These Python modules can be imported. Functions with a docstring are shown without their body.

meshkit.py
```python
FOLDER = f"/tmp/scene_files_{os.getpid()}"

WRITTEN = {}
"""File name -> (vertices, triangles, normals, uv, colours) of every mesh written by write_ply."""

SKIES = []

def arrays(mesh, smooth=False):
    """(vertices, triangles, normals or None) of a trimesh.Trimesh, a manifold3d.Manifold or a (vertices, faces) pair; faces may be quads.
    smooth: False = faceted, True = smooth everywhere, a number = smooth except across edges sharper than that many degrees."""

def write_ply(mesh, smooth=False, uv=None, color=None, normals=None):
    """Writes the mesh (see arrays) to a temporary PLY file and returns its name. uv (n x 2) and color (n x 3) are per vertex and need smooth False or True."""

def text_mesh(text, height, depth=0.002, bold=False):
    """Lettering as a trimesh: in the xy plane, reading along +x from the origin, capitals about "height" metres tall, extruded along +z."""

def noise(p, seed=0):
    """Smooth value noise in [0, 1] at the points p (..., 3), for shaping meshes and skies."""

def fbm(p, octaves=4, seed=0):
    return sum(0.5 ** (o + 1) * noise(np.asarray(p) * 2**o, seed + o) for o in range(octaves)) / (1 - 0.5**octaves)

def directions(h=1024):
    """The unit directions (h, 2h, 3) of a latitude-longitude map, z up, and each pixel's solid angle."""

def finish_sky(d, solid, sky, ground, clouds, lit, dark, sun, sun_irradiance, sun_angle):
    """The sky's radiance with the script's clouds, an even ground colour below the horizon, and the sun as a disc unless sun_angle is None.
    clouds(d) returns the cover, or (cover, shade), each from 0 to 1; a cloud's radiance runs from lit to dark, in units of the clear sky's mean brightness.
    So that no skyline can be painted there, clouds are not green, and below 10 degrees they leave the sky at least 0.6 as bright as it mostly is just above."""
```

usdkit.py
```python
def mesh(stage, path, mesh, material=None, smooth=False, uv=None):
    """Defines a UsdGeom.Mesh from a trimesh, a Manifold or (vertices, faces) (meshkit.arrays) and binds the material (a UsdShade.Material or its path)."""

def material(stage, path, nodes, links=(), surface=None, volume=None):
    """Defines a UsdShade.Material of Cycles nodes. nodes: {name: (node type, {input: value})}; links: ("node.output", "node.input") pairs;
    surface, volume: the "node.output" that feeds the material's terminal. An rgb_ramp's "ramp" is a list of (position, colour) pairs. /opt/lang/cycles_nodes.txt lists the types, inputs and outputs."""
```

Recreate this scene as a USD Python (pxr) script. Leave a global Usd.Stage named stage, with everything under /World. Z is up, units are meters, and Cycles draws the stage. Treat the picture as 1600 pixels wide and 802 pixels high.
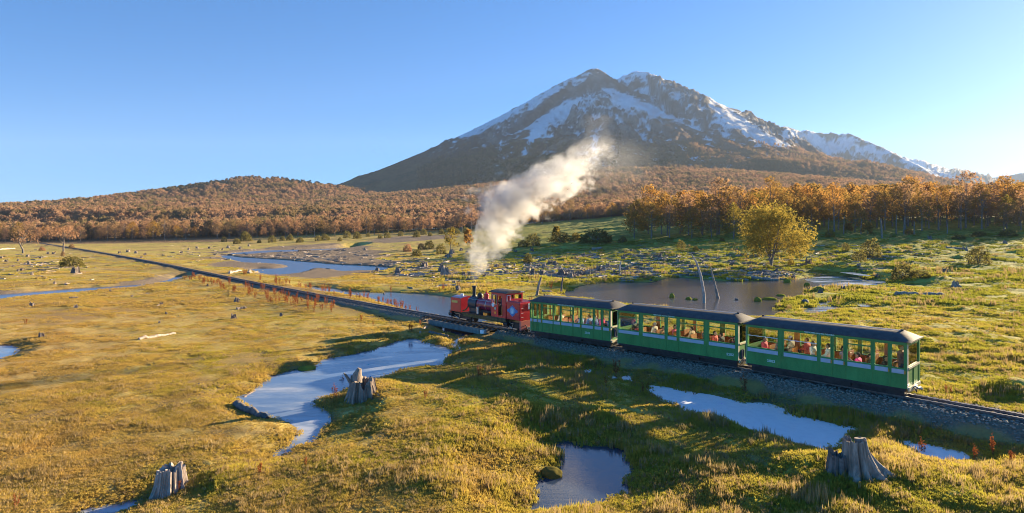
import math, random
import numpy as np
import trimesh, manifold3d
import shapely.geometry as sg
import usdkit, meshkit
from scipy.interpolate import splprep, splev
from scipy.ndimage import map_coordinates
from scipy.spatial import cKDTree
from pxr import Usd, UsdGeom, UsdLux, UsdShade, Gf, Sdf, Vt

stage = Usd.Stage.CreateInMemory()
UsdGeom.SetStageUpAxis(stage, 'Z'); UsdGeom.SetStageMetersPerUnit(stage, 1.0)
UsdGeom.Xform.Define(stage, '/World'); UsdGeom.Scope.Define(stage, '/World/Looks')
LK = '/World/Looks/'
T = Sdf.ValueTypeNames
# ---------------------------------------------------------------- camera, sky, sun, exposure
F, VH, CH = 932.0, 362.0, 7.0            # focal length in photo pixels, horizon row, camera height over the rail
cam = UsdGeom.Camera.Define(stage, '/World/camera')
cam.AddTranslateOp().Set((0, 0, CH)); cam.AddRotateXOp().Set(90)
cam.CreateHorizontalApertureAttr(36.0); cam.CreateVerticalApertureAttr(36.0 * 513 / 1024)
cam.CreateFocalLengthAttr(36.0 * F / 1600); cam.CreateVerticalApertureOffsetAttr(-(401 - VH) * 36.0 / 1600)
cam.CreateClippingRangeAttr(Gf.Vec2f(0.2, 30000)); cam.CreateFStopAttr(0.0)
cam.CreateExposureAttr(2.22)
HAZE = 4e-5
SUN_AZ, SUN_EL = math.radians(53), math.radians(12.6)
SUN = np.array([math.sin(SUN_AZ) * math.cos(SUN_EL), math.cos(SUN_AZ) * math.cos(SUN_EL), math.sin(SUN_EL)])
sky_m = usdkit.material(stage, LK + 'sky', {
    's': ('sky_texture', dict(sky_type='single_scattering', sun_disc=False, sun_elevation=SUN_EL, sun_rotation=SUN_AZ, altitude=200.0, air_density=0.7, aerosol_density=0.26, ozone_density=7.0)),
    'k': ('gamma', dict(gamma=0.68)), 'h': ('hsv', dict(saturation=1.24, hue=0.505, value=1.0)), 'b': ('background_shader', dict(strength=0.075))}, [('s.color', 'k.color'), ('k.color', 'h.color'), ('h.color', 'b.color')], surface='b.background')
dome = UsdLux.DomeLight.Define(stage, '/World/sky')
UsdShade.MaterialBindingAPI.Apply(dome.GetPrim()).Bind(sky_m)
dome.GetPrim().SetCustomDataByKey('kind', 'structure')
sun = UsdLux.DistantLight.Define(stage, '/World/sun')
sun.CreateNormalizeAttr(True); sun.CreateIntensityAttr(1.25); sun.CreateAngleAttr(0.5); sun.CreateColorAttr(Gf.Vec3f(1.0, 0.80, 0.52))
zx = SUN; xx = np.cross([0, 0, 1.0], zx); xx /= np.linalg.norm(xx); yx = np.cross(zx, xx)
sun.AddTransformOp().Set(Gf.Matrix4d(*[float(a) for r in (xx, yx, zx) for a in (*r, 0)], 0, 0, 0, 1))

# ---------------------------------------------------------------- helpers
rng = np.random.default_rng(7)
_n = {}
def numbered(parent, name):
    k = (parent, name); i = _n.get(k, 0); _n[k] = i + 1
    return f'{parent}/{name}' if i == 0 else f'{parent}/{name}_{i:03d}'
def data(p, **kw):
    for k, v in kw.items():
        if v: p.SetCustomDataByKey(k, v)
def thing(name, label=None, category=None, group=None, kind=None, loc=(0, 0, 0), rz=0.0, scale=1.0, ref=None):
    x = UsdGeom.Xform.Define(stage, numbered('/World', name)); p = x.GetPrim()
    if ref is not None:
        p.GetReferences().AddInternalReference(ref.GetPath()); p.SetInstanceable(True)
    x.ClearXformOpOrder()
    x.AddTranslateOp().Set(Gf.Vec3d(*map(float, loc))); x.AddRotateZOp().Set(float(math.degrees(rz)))
    s = (scale,) * 3 if np.ndim(scale) == 0 else scale
    x.AddScaleOp().Set(Gf.Vec3f(*map(float, s)))
    data(p, label=label, category=category, group=group, kind=kind)
    return p
def part(parent, name, mesh, mat, smooth=False, label=None):
    m = usdkit.mesh(stage, numbered(str(parent.GetPath()), name), mesh, mat, smooth)
    if label: data(m.GetPrim(), label=label)
    return m.GetPrim()
def top(name, mesh, mat, smooth=False, **kw):
    m = usdkit.mesh(stage, numbered('/World', name), mesh, mat, smooth); data(m.GetPrim(), **kw)
    return m
def box(c, s):
    b = trimesh.creation.box(s); b.apply_translation(c); return b
def box2(a, b):
    a, b = np.array(a, float), np.array(b, float); return box((a + b) / 2, np.abs(b - a))
def cyl(p, q, r, n=16, r2=None):
    return tube([p, q], [r, r if r2 is None else r2], n)
def tube(points, radii, sides=8, cap=True):
    p = np.asarray(points, float); radii = np.broadcast_to(radii, (len(p),)).astype(float)
    t = np.gradient(p, axis=0); t /= np.linalg.norm(t, axis=1, keepdims=True) + 1e-12
    ref = np.array([0, 0, 1.0]) if abs(t[:, 2]).mean() < 0.8 else np.array([1.0, 0, 0])
    a = np.cross(t, ref); a /= np.linalg.norm(a, axis=1, keepdims=True) + 1e-12; b = np.cross(t, a)
    an = np.arange(sides) * 2 * np.pi / sides
    v = p[:, None] + radii[:, None, None] * (np.cos(an)[None, :, None] * a[:, None] + np.sin(an)[None, :, None] * b[:, None])
    i, j = np.meshgrid(np.arange(len(p) - 1), np.arange(sides), indexing='ij')
    q = np.stack([i * sides + j, (i + 1) * sides + j, (i + 1) * sides + (j + 1) % sides, i * sides + (j + 1) % sides], -1).reshape(-1, 4)
    f = np.vstack([q[:, [0, 1, 2]], q[:, [0, 2, 3]]]); v = v.reshape(-1, 3)
    if cap:
        k = len(v); v = np.vstack([v, p[0], p[-1]]); j = np.arange(sides); e = (len(p) - 1) * sides
        f = np.vstack([f, np.stack([np.full(sides, k), j, (j + 1) % sides], 1), np.stack([np.full(sides, k + 1), e + (j + 1) % sides, e + j], 1)])
    m = trimesh.Trimesh(v, f, process=False); m.fix_normals() if len(f) < 400 and sides <= 24 and False else None
    return m
def cat(*ms):
    ms = [m for x in ms for m in (x if isinstance(x, (list, tuple)) else [x])]
    return trimesh.util.concatenate(ms)
def plate(poly, thick, mat4=None):
    m = trimesh.creation.extrude_polygon(poly, thick, engine='earcut')
    if mat4 is not None: m.apply_transform(mat4)
    return m
def grid_faces(nr, nc):
    i, j = np.meshgrid(np.arange(nr - 1), np.arange(nc - 1), indexing='ij')
    a = i * nc + j
    return np.vstack([np.stack([a, a + 1, a + nc + 1], -1).reshape(-1, 3), np.stack([a, a + nc + 1, a + nc], -1).reshape(-1, 3)])
def unproj(u, v, z=0.0):
    d = F * (CH - z) / (v - VH); return np.array([(u - 800) / F * d, d])
def fb(x, y, s, o=3, seed=0, z=0.0):
    return meshkit.fbm(np.stack([np.asarray(x) / s, np.asarray(y) / s, np.zeros_like(np.asarray(x, float)) + z + seed * 7.13], -1), o, seed)
def sstep(a, b, x):
    t = np.clip((np.asarray(x, float) - a) / (b - a), 0, 1); return t * t * (3 - 2 * t)

# ---------------------------------------------------------------- materials
def mat(name, nodes, links, surface='p.BSDF', volume=None):
    return usdkit.material(stage, LK + name, nodes, links, surface=surface, volume=volume)
def plain(name, c1, c2=None, scale=6.0, rough=0.5, metal=0.0, bump=0.0, detail=4.0, bscale=None, coat=0.0, stretch=None):
    c2 = c1 if c2 is None else c2
    nodes = {'g': ('texture_coordinate', {}), 'm': ('mapping', dict(scale=stretch or (1, 1, 1))), 'n': ('noise_texture', dict(scale=scale, detail=detail, roughness=0.62)),
             'r': ('rgb_ramp', {'ramp': [(0.0, c1), (0.34, c1), (0.66, c2), (1.0, c2)]}), 'p': ('principled_bsdf', dict(roughness=rough, metallic=metal, coat_weight=coat, specular_ior_level=0.4))}
    links = [('g.object', 'm.vector'), ('m.vector', 'n.vector'), ('n.fac', 'r.fac'), ('r.color', 'p.base_color')]
    if bump:
        nodes['n2'] = ('noise_texture', dict(scale=bscale or scale * 3, detail=5.0, roughness=0.6)); nodes['b'] = ('bump', dict(strength=bump, distance=0.03))
        links += [('m.vector', 'n2.vector'), ('n2.fac', 'b.height'), ('b.normal', 'p.normal')]
    return mat(name, nodes, links)
def foliage(name, stops, scale=0.12, transl=0.35, fine=2.0):
    nodes = {'g': ('geometry', {}), 'n': ('noise_texture', dict(scale=scale, detail=2.0, roughness=0.5)), 'n2': ('noise_texture', dict(scale=fine, detail=2.0)),
             'a': ('math', dict(math_type='multiply_add', value2=0.55, value3=0.0)), 'i': ('math', dict(math_type='multiply_add', value2=0.16)), 'b': ('math', dict(math_type='multiply_add', value2=0.30)),
             'r': ('rgb_ramp', {'ramp': stops}), 'd': ('diffuse_bsdf', {}), 't': ('translucent_bsdf', {}), 'x': ('mix_closure', dict(fac=transl))}
    links = [('g.position', 'n.vector'), ('g.position', 'n2.vector'), ('n.fac', 'a.value1'), ('g.random_per_island', 'i.value1'), ('a.value', 'i.value3'), ('n2.fac', 'b.value1'), ('i.value', 'b.value3'),
             ('b.value', 'r.fac'), ('r.color', 'd.color'), ('r.color', 't.color'), ('d.BSDF', 'x.closure1'), ('t.BSDF', 'x.closure2')]
    return mat(name, nodes, links, 'x.closure')

def grass_nodes(fine):
    """Colour of the meadow from place alone: golden and dry to the left, greener to the right and near."""
    nodes = {'g': ('geometry', {}), 'sx': ('separate_xyz', {}),
             'n1': ('noise_texture', dict(scale=0.07, detail=3.0, roughness=0.6)), 'n2': ('noise_texture', dict(scale=0.6, detail=4.0, roughness=0.65)), 'n3': ('noise_texture', dict(scale=fine, detail=4.0, roughness=0.7)),
             'dx': ('map_range', dict(from_min=-28.0, from_max=22.0, to_min=-0.14, to_max=0.17, clamp=True)), 'dyy': ('map_range', dict(from_min=40.0, from_max=130.0, to_min=0.0, to_max=0.13, clamp=True)), 'dd': ('math', dict(math_type='add')),
             'a': ('math', dict(math_type='multiply_add', value2=0.62)), 'b': ('math', dict(math_type='multiply_add', value2=0.62)), 'cl': ('math', dict(math_type='minimum', value2=0.99)),
             'sh': ('math', dict(math_type='subtract', value2=0.155)),
             'r': ('rgb_ramp', {'ramp': [(0.0, (0.24, 0.155, 0.060)), (0.20, (0.42, 0.280, 0.100)), (0.40, (0.45, 0.330, 0.100)), (0.55, (0.40, 0.335, 0.072)), (0.69, (0.30, 0.290, 0.050)), (0.82, (0.205, 0.215, 0.038)), (1.0, (0.11, 0.135, 0.028))]}),
             'r3': ('rgb_ramp', {'ramp': [(0.0, (0.50, 0.50, 0.52)), (0.36, (0.70, 0.70, 0.70)), (0.55, (1.0, 1.0, 1.0)), (1.0, (1.25, 1.22, 1.12))]}),
             'mx': ('mix_color', dict(blend_type='multiply', fac=0.85, use_clamp=False))}
    links = [('g.position', 'sx.vector'), ('g.position', 'n1.vector'), ('g.position', 'n2.vector'), ('g.position', 'n3.vector'), ('sx.x', 'dx.value'), ('sx.y', 'dyy.value'), ('dx.result', 'dd.value1'), ('dyy.result', 'dd.value2'),
             ('n1.fac', 'a.value1'), ('dd.value', 'a.value3'), ('n2.fac', 'b.value1'), ('a.value', 'b.value3'), ('b.value', 'sh.value1'), ('sh.value', 'cl.value1'), ('cl.value', 'r.fac'),
             ('n3.fac', 'r3.fac'), ('r.color', 'mx.a'), ('r3.color', 'mx.b')]
    return nodes, links
nodes, links = grass_nodes(5.0)
nodes.update({'at': ('attribute', dict(attribute='mask')), 'sp': ('separate_color', {}), 'v': ('voronoi_texture', dict(scale=9.0)), 'vr': ('rgb_ramp', {'ramp': [(0.0, (0.10, 0.075, 0.052)), (0.3, (0.22, 0.170, 0.122)), (0.6, (0.16, 0.125, 0.09)), (1.0, (0.31, 0.25, 0.19))]}),
              'vb': ('rgb_to_bw', {}), 'mg': ('mix_color', {}), 'mm': ('mix_color', dict(b=(0.10, 0.078, 0.046))), 'md': ('mix_color', dict(b=(0.21, 0.125, 0.065))),
              'vg': ('math', dict(math_type='multiply')), 'n5': ('noise_texture', dict(scale=24.0, detail=3.0, roughness=0.7)), 'h5': ('math', dict(math_type='multiply_add', value2=0.45)), 'gg': ('math', dict(math_type='multiply_add', value2=0.9, value3=0.0)), 'gx': ('math', dict(math_type='add')), 'gs': ('map_range', dict(from_min=0.55, from_max=0.95, clamp=True)),
              'hb': ('math', dict(math_type='multiply_add', value2=0.6)), 'bp': ('bump', dict(strength=0.9, distance=0.10)), 'p': ('principled_bsdf', dict(roughness=0.95, specular_ior_level=0.1))})
links += [('at.color', 'sp.color'), ('g.position', 'v.vector'), ('v.color', 'vb.color'), ('vb.val', 'vr.fac'), ('sp.r', 'gx.value1'), ('n2.fac', 'gg.value1'), ('gg.value', 'gx.value2'), ('gx.value', 'gs.value'),
          ('mx.result', 'md.a'), ('sp.b', 'md.fac'), ('md.result', 'mm.a'), ('sp.g', 'mm.fac'), ('mm.result', 'mg.a'), ('vr.color', 'mg.b'), ('gs.result', 'mg.fac'), ('mg.result', 'p.base_color'),
          ('n3.fac', 'hb.value1'), ('v.distance', 'vg.value1'), ('gs.result', 'vg.value2'), ('vg.value', 'hb.value3'), ('g.position', 'n5.vector'), ('n5.fac', 'h5.value1'), ('hb.value', 'h5.value3'), ('h5.value', 'bp.height'), ('bp.normal', 'p.normal')]
links = [l for l in links if l != ('gg.value', 'gx.value2')] + [('gg.value', 'gx.value2')]
M_ground = mat('ground', nodes, links)
nodes, links = grass_nodes(1.6)
nodes.update({'hu': ('hsv', dict(hue=0.5, saturation=1.05, value=1.25)), 'd': ('diffuse_bsdf', {}), 't': ('translucent_bsdf', {}), 'x': ('mix_closure', dict(fac=0.42))})
links += [('mx.result', 'hu.color'), ('hu.color', 'd.color'), ('hu.color', 't.color'), ('d.BSDF', 'x.closure1'), ('t.BSDF', 'x.closure2')]
M_grass = mat('grass', nodes, links, 'x.closure')
M_straw = foliage('straw', [(0.2, (0.30, 0.20, 0.085)), (0.5, (0.46, 0.34, 0.15)), (0.8, (0.56, 0.44, 0.20))], 0.5, 0.4, 3.0)

def water_mat(name, base, rough, bump, scale, spec=0.5, frost=None):
    nodes = {'g': ('geometry', {}), 'n': ('noise_texture', dict(scale=scale, detail=3.0, roughness=0.55)), 'n2': ('noise_texture', dict(scale=0.35, detail=5.0, roughness=0.65)), 'm': ('mapping', dict(scale=(0.45, 1.5, 1.0))),
             'b': ('bump', dict(strength=bump, distance=0.02)), 'p': ('principled_bsdf', dict(ior=1.33, roughness=rough, specular_ior_level=spec, base_color=base))}
    links = [('g.position', 'm.vector'), ('m.vector', 'n.vector'), ('m.vector', 'n2.vector'), ('n.fac', 'b.height'), ('b.normal', 'p.normal')]
    if frost:
        nodes['r'] = ('rgb_ramp', {'ramp': frost}); nodes['rr'] = ('map_range', dict(from_min=0.45, from_max=0.62, to_min=0.07, to_max=0.42, clamp=True))
        links += [('n2.fac', 'r.fac'), ('r.color', 'p.base_color'), ('n2.fac', 'rr.value'), ('rr.result', 'p.roughness')]
    return mat(name, nodes, links)
M_river = water_mat('river_water', (0.02, 0.07, 0.17), 0.22, 0.45, 2.0, 1.0)
M_pond = water_mat('pond_water', (0.065, 0.060, 0.056), 0.16, 0.9, 1.8, 1.0)
M_puddle = water_mat('puddle_water', (0.035, 0.055, 0.095), 0.14, 0.2, 4.0, 1.0)
M_ice = water_mat('pond_ice', (0.2, 0.27, 0.36), 0.12, 0.03, 5.0, 0.9, [(0.0, (0.06, 0.105, 0.19)), (0.42, (0.11, 0.165, 0.26)), (0.54, (0.20, 0.25, 0.32)), (0.64, (0.44, 0.47, 0.52)), (1.0, (0.62, 0.64, 0.67))])
M_snow = mat('snow', {'g': ('geometry', {}), 'n': ('noise_texture', dict(scale=3.0, detail=5.0)), 'r': ('rgb_ramp', {'ramp': [(0.0, (0.66, 0.69, 0.74)), (0.5, (0.80, 0.81, 0.83)), (1.0, (0.86, 0.87, 0.88))]}), 'b': ('bump', dict(strength=0.3, distance=0.04)), 'p': ('principled_bsdf', dict(roughness=0.6))},
             [('g.position', 'n.vector'), ('n.fac', 'r.fac'), ('r.color', 'p.base_color'), ('n.fac', 'b.height'), ('b.normal', 'p.normal')])
M_wood = plain('weathered_wood', (0.12, 0.088, 0.066), (0.35, 0.275, 0.22), 3.5, 0.85, bump=0.9, bscale=9, stretch=(2.2, 2.2, 0.45))
M_wood2 = plain('bleached_wood', (0.23, 0.18, 0.145), (0.47, 0.385, 0.32), 4.0, 0.8, bump=0.6, bscale=10, stretch=(2, 2, 0.6))
M_wood3 = plain('dark_wood', (0.07, 0.055, 0.048), (0.19, 0.155, 0.135), 4.0, 0.9, bump=0.8, bscale=10)
M_bark = plain('bark', (0.10, 0.078, 0.062), (0.22, 0.185, 0.155), 3.0, 0.9, bump=0.5)
M_stone = plain('ballast_stone', (0.12, 0.095, 0.072), (0.33, 0.275, 0.22), 2.2, 0.9, bump=0.3)
M_moss = foliage('moss', [(0.0, (0.12, 0.12, 0.03)), (0.5, (0.28, 0.29, 0.05)), (1.0, (0.38, 0.36, 0.08))], 1.5, 0.2)
M_rust = foliage('rust_leaves', [(0.2, (0.11, 0.095, 0.032)), (0.36, (0.28, 0.18, 0.08)), (0.48, (0.43, 0.245, 0.135)), (0.60, (0.46, 0.26, 0.125)), (0.78, (0.48, 0.32, 0.105))], 0.05, 0.45, 0.5)
M_rusty2 = foliage('autumn_hill_leaves', [(0.22, (0.13, 0.125, 0.055)), (0.36, (0.26, 0.19, 0.085)), (0.47, (0.42, 0.25, 0.145)), (0.58, (0.48, 0.305, 0.165)), (0.76, (0.48, 0.35, 0.14))], 0.022, 0.4, 0.25)
M_orange = foliage('orange_leaves', [(0.22, (0.14, 0.12, 0.034)), (0.40, (0.33, 0.20, 0.050)), (0.54, (0.46, 0.225, 0.058)), (0.70, (0.46, 0.30, 0.065)), (0.85, (0.27, 0.24, 0.055))], 0.06, 0.48, 0.5)
M_yellow = foliage('yellow_leaves', [(0.2, (0.13, 0.115, 0.028)), (0.5, (0.30, 0.22, 0.040)), (0.8, (0.38, 0.27, 0.05))], 0.3, 0.4, 1.2)
M_bush = foliage('bush_leaves', [(0.2, (0.11, 0.10, 0.034)), (0.5, (0.20, 0.17, 0.05)), (0.8, (0.30, 0.235, 0.07))], 0.4, 0.45, 1.5)
M_dock = foliage('dock_seeds', [(0.2, (0.20, 0.055, 0.022)), (0.5, (0.34, 0.105, 0.038)), (0.8, (0.42, 0.17, 0.06))], 0.6, 0.3, 3.0)
M_rail = plain('rail_steel', (0.10, 0.085, 0.08), (0.24, 0.21, 0.20), 5, 0.38, 0.8)
M_sleeper = plain('sleeper_wood', (0.052, 0.042, 0.036), (0.105, 0.088, 0.075), 5, 0.9, bump=0.6)
M_concrete = plain('grey_concrete', (0.12, 0.105, 0.092), (0.22, 0.195, 0.17), 2.0, 0.85, bump=0.3)
M_green = plain('green_paint', (0.026, 0.155, 0.034), (0.050, 0.235, 0.058), 1.1, 0.42, bump=0.06, bscale=14, coat=0.15, detail=8.0, stretch=(1.6, 1.6, 0.5))
M_green2 = plain('green_trim', (0.045, 0.19, 0.042), (0.06, 0.225, 0.055), 2.0, 0.45)
M_roof = plain('roof_felt', (0.034, 0.031, 0.033), (0.060, 0.054, 0.054), 3.0, 0.8, bump=0.25)
M_cream = plain('cream_trim', (0.46, 0.40, 0.27), (0.52, 0.47, 0.33), 2.0, 0.5)
M_stripe = plain('grey_blue_panel', (0.33, 0.35, 0.40), (0.40, 0.42, 0.46), 2.0, 0.45)
M_varnish = plain('orange_varnished_wood', (0.36, 0.13, 0.035), (0.46, 0.19, 0.055), 3.0, 0.45, stretch=(1, 1, 0.2))
M_tan = plain('tan_lining', (0.50, 0.36, 0.20), (0.56, 0.42, 0.25), 2.0, 0.6)
M_seat = plain('red_seat', (0.40, 0.07, 0.05), (0.48, 0.11, 0.07), 3.0, 0.8)
M_letter = plain('pale_lettering', (0.62, 0.70, 0.68))
M_red = plain('red_paint', (0.54, 0.016, 0.028), (0.62, 0.026, 0.036), 2.0, 0.28, coat=0.4)
M_orangered = plain('orange_red_paint', (0.50, 0.014, 0.026), (0.60, 0.028, 0.036), 1.3, 0.35, coat=0.3)
M_maroon = plain('maroon_paint', (0.20, 0.012, 0.03), (0.26, 0.018, 0.04), 2.0, 0.22, coat=0.6)
M_pinkred = plain('faded_red_paint', (0.55, 0.12, 0.09), (0.60, 0.17, 0.13), 2.5, 0.5)
M_black = plain('black_iron', (0.014, 0.014, 0.016), (0.035, 0.033, 0.034), 3.0, 0.45, 0.3)
M_smokebox = plain('smokebox_black', (0.018, 0.026, 0.030), (0.03, 0.038, 0.042), 3.0, 0.35)
M_olive = plain('oily_frame', (0.045, 0.045, 0.018), (0.10, 0.09, 0.035), 4.0, 0.5, 0.3)
M_steel = plain('bright_steel', (0.45, 0.44, 0.43), (0.58, 0.57, 0.55), 4.0, 0.3, 0.9)
M_brass = plain('brass', (0.55, 0.36, 0.10), None, 2, 0.3, 0.9)
M_gold = plain('yellow_paint', (0.60, 0.40, 0.09))
M_white = plain('white_paint', (0.74, 0.74, 0.72), None, 2, 0.45)
M_blue = plain('blue_paint', (0.05, 0.15, 0.34), (0.06, 0.18, 0.38), 3, 0.4)
M_lblue = plain('light_blue_paint', (0.27, 0.42, 0.52))
M_skin = plain('skin', (0.46, 0.27, 0.19), (0.50, 0.30, 0.22), 5, 0.55)
M_glass = mat('window_glass', {'f': ('fresnel', dict(IOR=1.45)), 't': ('transparent_bsdf', dict(color=(0.93, 0.95, 0.93))), 'g': ('glossy_bsdf', dict(color=(1, 1, 1), roughness=0.02)), 'x': ('mix_closure', {})},
              [('f.fac', 'x.fac'), ('t.BSDF', 'x.closure1'), ('g.BSDF', 'x.closure2')], 'x.closure')
_cloth = {}
def cloth(c):
    if c not in _cloth: _cloth[c] = plain('cloth_%d' % len(_cloth), c, tuple(min(1, a * 1.25) for a in c), 7, 0.9)
    return _cloth[c]

# ---------------------------------------------------------------- where things run: water outlines, snow, track
def P(px, z): return np.array([unproj(u, v, z) for u, v in px])
def chaikin(p, n=2):
    for _ in range(n):
        q = np.roll(p, -1, 0); p = np.stack([0.75 * p + 0.25 * q, 0.25 * p + 0.75 * q], 1).reshape(-1, 2)
    return p
ZW = -0.86
WATER = [  # name, label, category, material, level, raggedness, pixels
 ('frozen_pond', 'pale half frozen pond winding past the tall split stump in front of the engine', M_ice, ZW, 0.14,
  [(697,541),(673,538),(647,528),(626,532),(588,545),(541,557),(502,560),(498,571),(443,581),(417,591),(398,610),(363,622),(372,632),(424,655),(448,658),(466,670),(462,681),(438,700),(420,719),(432,722),(462,704),(490,692),(507,677),(519,660),(513,643),(489,630),(488,625),(524,616),(541,607),(588,592),(630,579),(664,574),(694,575),(699,560),(710,549)]),
 ('puddle', 'dark blue pool in the shaded grass at the bottom edge', M_puddle, ZW, 0.12,
  [(866,688),(905,691),(921,699),(963,697),(988,708),(994,735),(978,756),(1004,766),(962,780),(925,796),(876,808),(820,806),(826,770),(832,748),(872,740),(864,724),(884,712),(862,702)]),
 ('stream', 'narrow blue stream crossing the meadow at the left edge', M_river, ZW, 0.3,
  [(-120,467),(0,461),(60,456),(120,451),(180,448),(239,443.5),(262,438),(276,432),(290,433),(262,442),(233,447),(180,453),(120,458),(60,463),(0,469),(-120,478)]),
 ('river', 'broad blue river curving between gravel bars beyond the track', M_river, ZW, 0.6,
  [(337,400),(360,399),(367,402),(400,404),(450,407),(487,410.5),(525,414),(575,416),(610,418),(600,424),(562,422.5),(540,425),(518,420.5),(486,419.5),(480,424),(450,430),(425,431),(395,426),(387,420),(430,420),(455,417),(440,413),(385,412),(367,407)]),
 ('river', 'thin pale back channel of the river below the far bank', M_river, ZW, 0.5,
  [(355,396.5),(375,394.5),(410,391.5),(460,390.5),(515,389),(560,386.5),(562,388),(515,393),(460,394),(410,396),(375,399)]),
 ('pond', 'blue pond with driftwood behind the track left of the engine', M_puddle, ZW, 0.25,
  [(470,447),(512,449),(540,455),(600,456.5),(626,457.5),(667,459.5),(703,464),(730,474),(760,490),(762,503),(742,512),(737,520),(737,523),(722,526),(700,522),(690,514),(690,506),(660,497),(640,487),(600,474),(560,465),(520,458.5),(480,452)]),
 ('pond', 'large brown pond behind the first two green coaches', M_pond, ZW, 0.35,
  [(874,458),(919,444),(938,441),(1002,441),(1014,443),(1050,433),(1067,434),(1097,436.5),(1133,440),(1192,439),(1238,438),(1260,434.5),(1272,431.5),(1320,431.5),(1347,434),(1361,439),(1394,440.5),(1391,448),(1361,450),(1332,453),(1299,449.5),(1262,455),(1256,462),(1230,470),(1218,478),(1226,492),(1180,497),(1100,492),(1000,478),(930,470),(880,465)]),
 ('puddle', 'pale icy pool beyond the roof of the rear coach', M_ice, ZW, 0.2, [(1252,489),(1258,482),(1290,478),(1313,479),(1311,485),(1290,489),(1262,492)]),
 ('puddle', 'small icy pool between the big brown pond and the bare log', M_ice, ZW, 0.2, [(1272,476),(1290,471),(1308,470),(1304,475),(1280,478)]),
 ('puddle', 'pale icy shallows at the right end of the brown pond below the round shrubs', M_ice, ZW + .006, 0.25, [(1262,437),(1285,433),(1320,432.5),(1347,435),(1362,439.5),(1390,442),(1386,447),(1360,449),(1330,452),(1300,447),(1280,441)]),
 ('puddle', 'thin broken strip of water right of the icy shallows', M_ice, ZW, 0.25, [(1398,448),(1425,446),(1452,449),(1440,451.5),(1410,451)]),
 ('puddle', 'frozen puddle beside the fluted stump at the lower left corner', M_ice, ZW, 0.12, [(112,812),(128,796),(170,790),(205,781),(226,779),(222,790),(190,806),(150,815)]),
 ('puddle', 'small frozen pool at the left edge of the golden field', M_ice, ZW, 0.15, [(-30,545),(0,540),(18,537),(26,543),(38,545),(20,556),(0,564),(-30,570)]),
]
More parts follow.
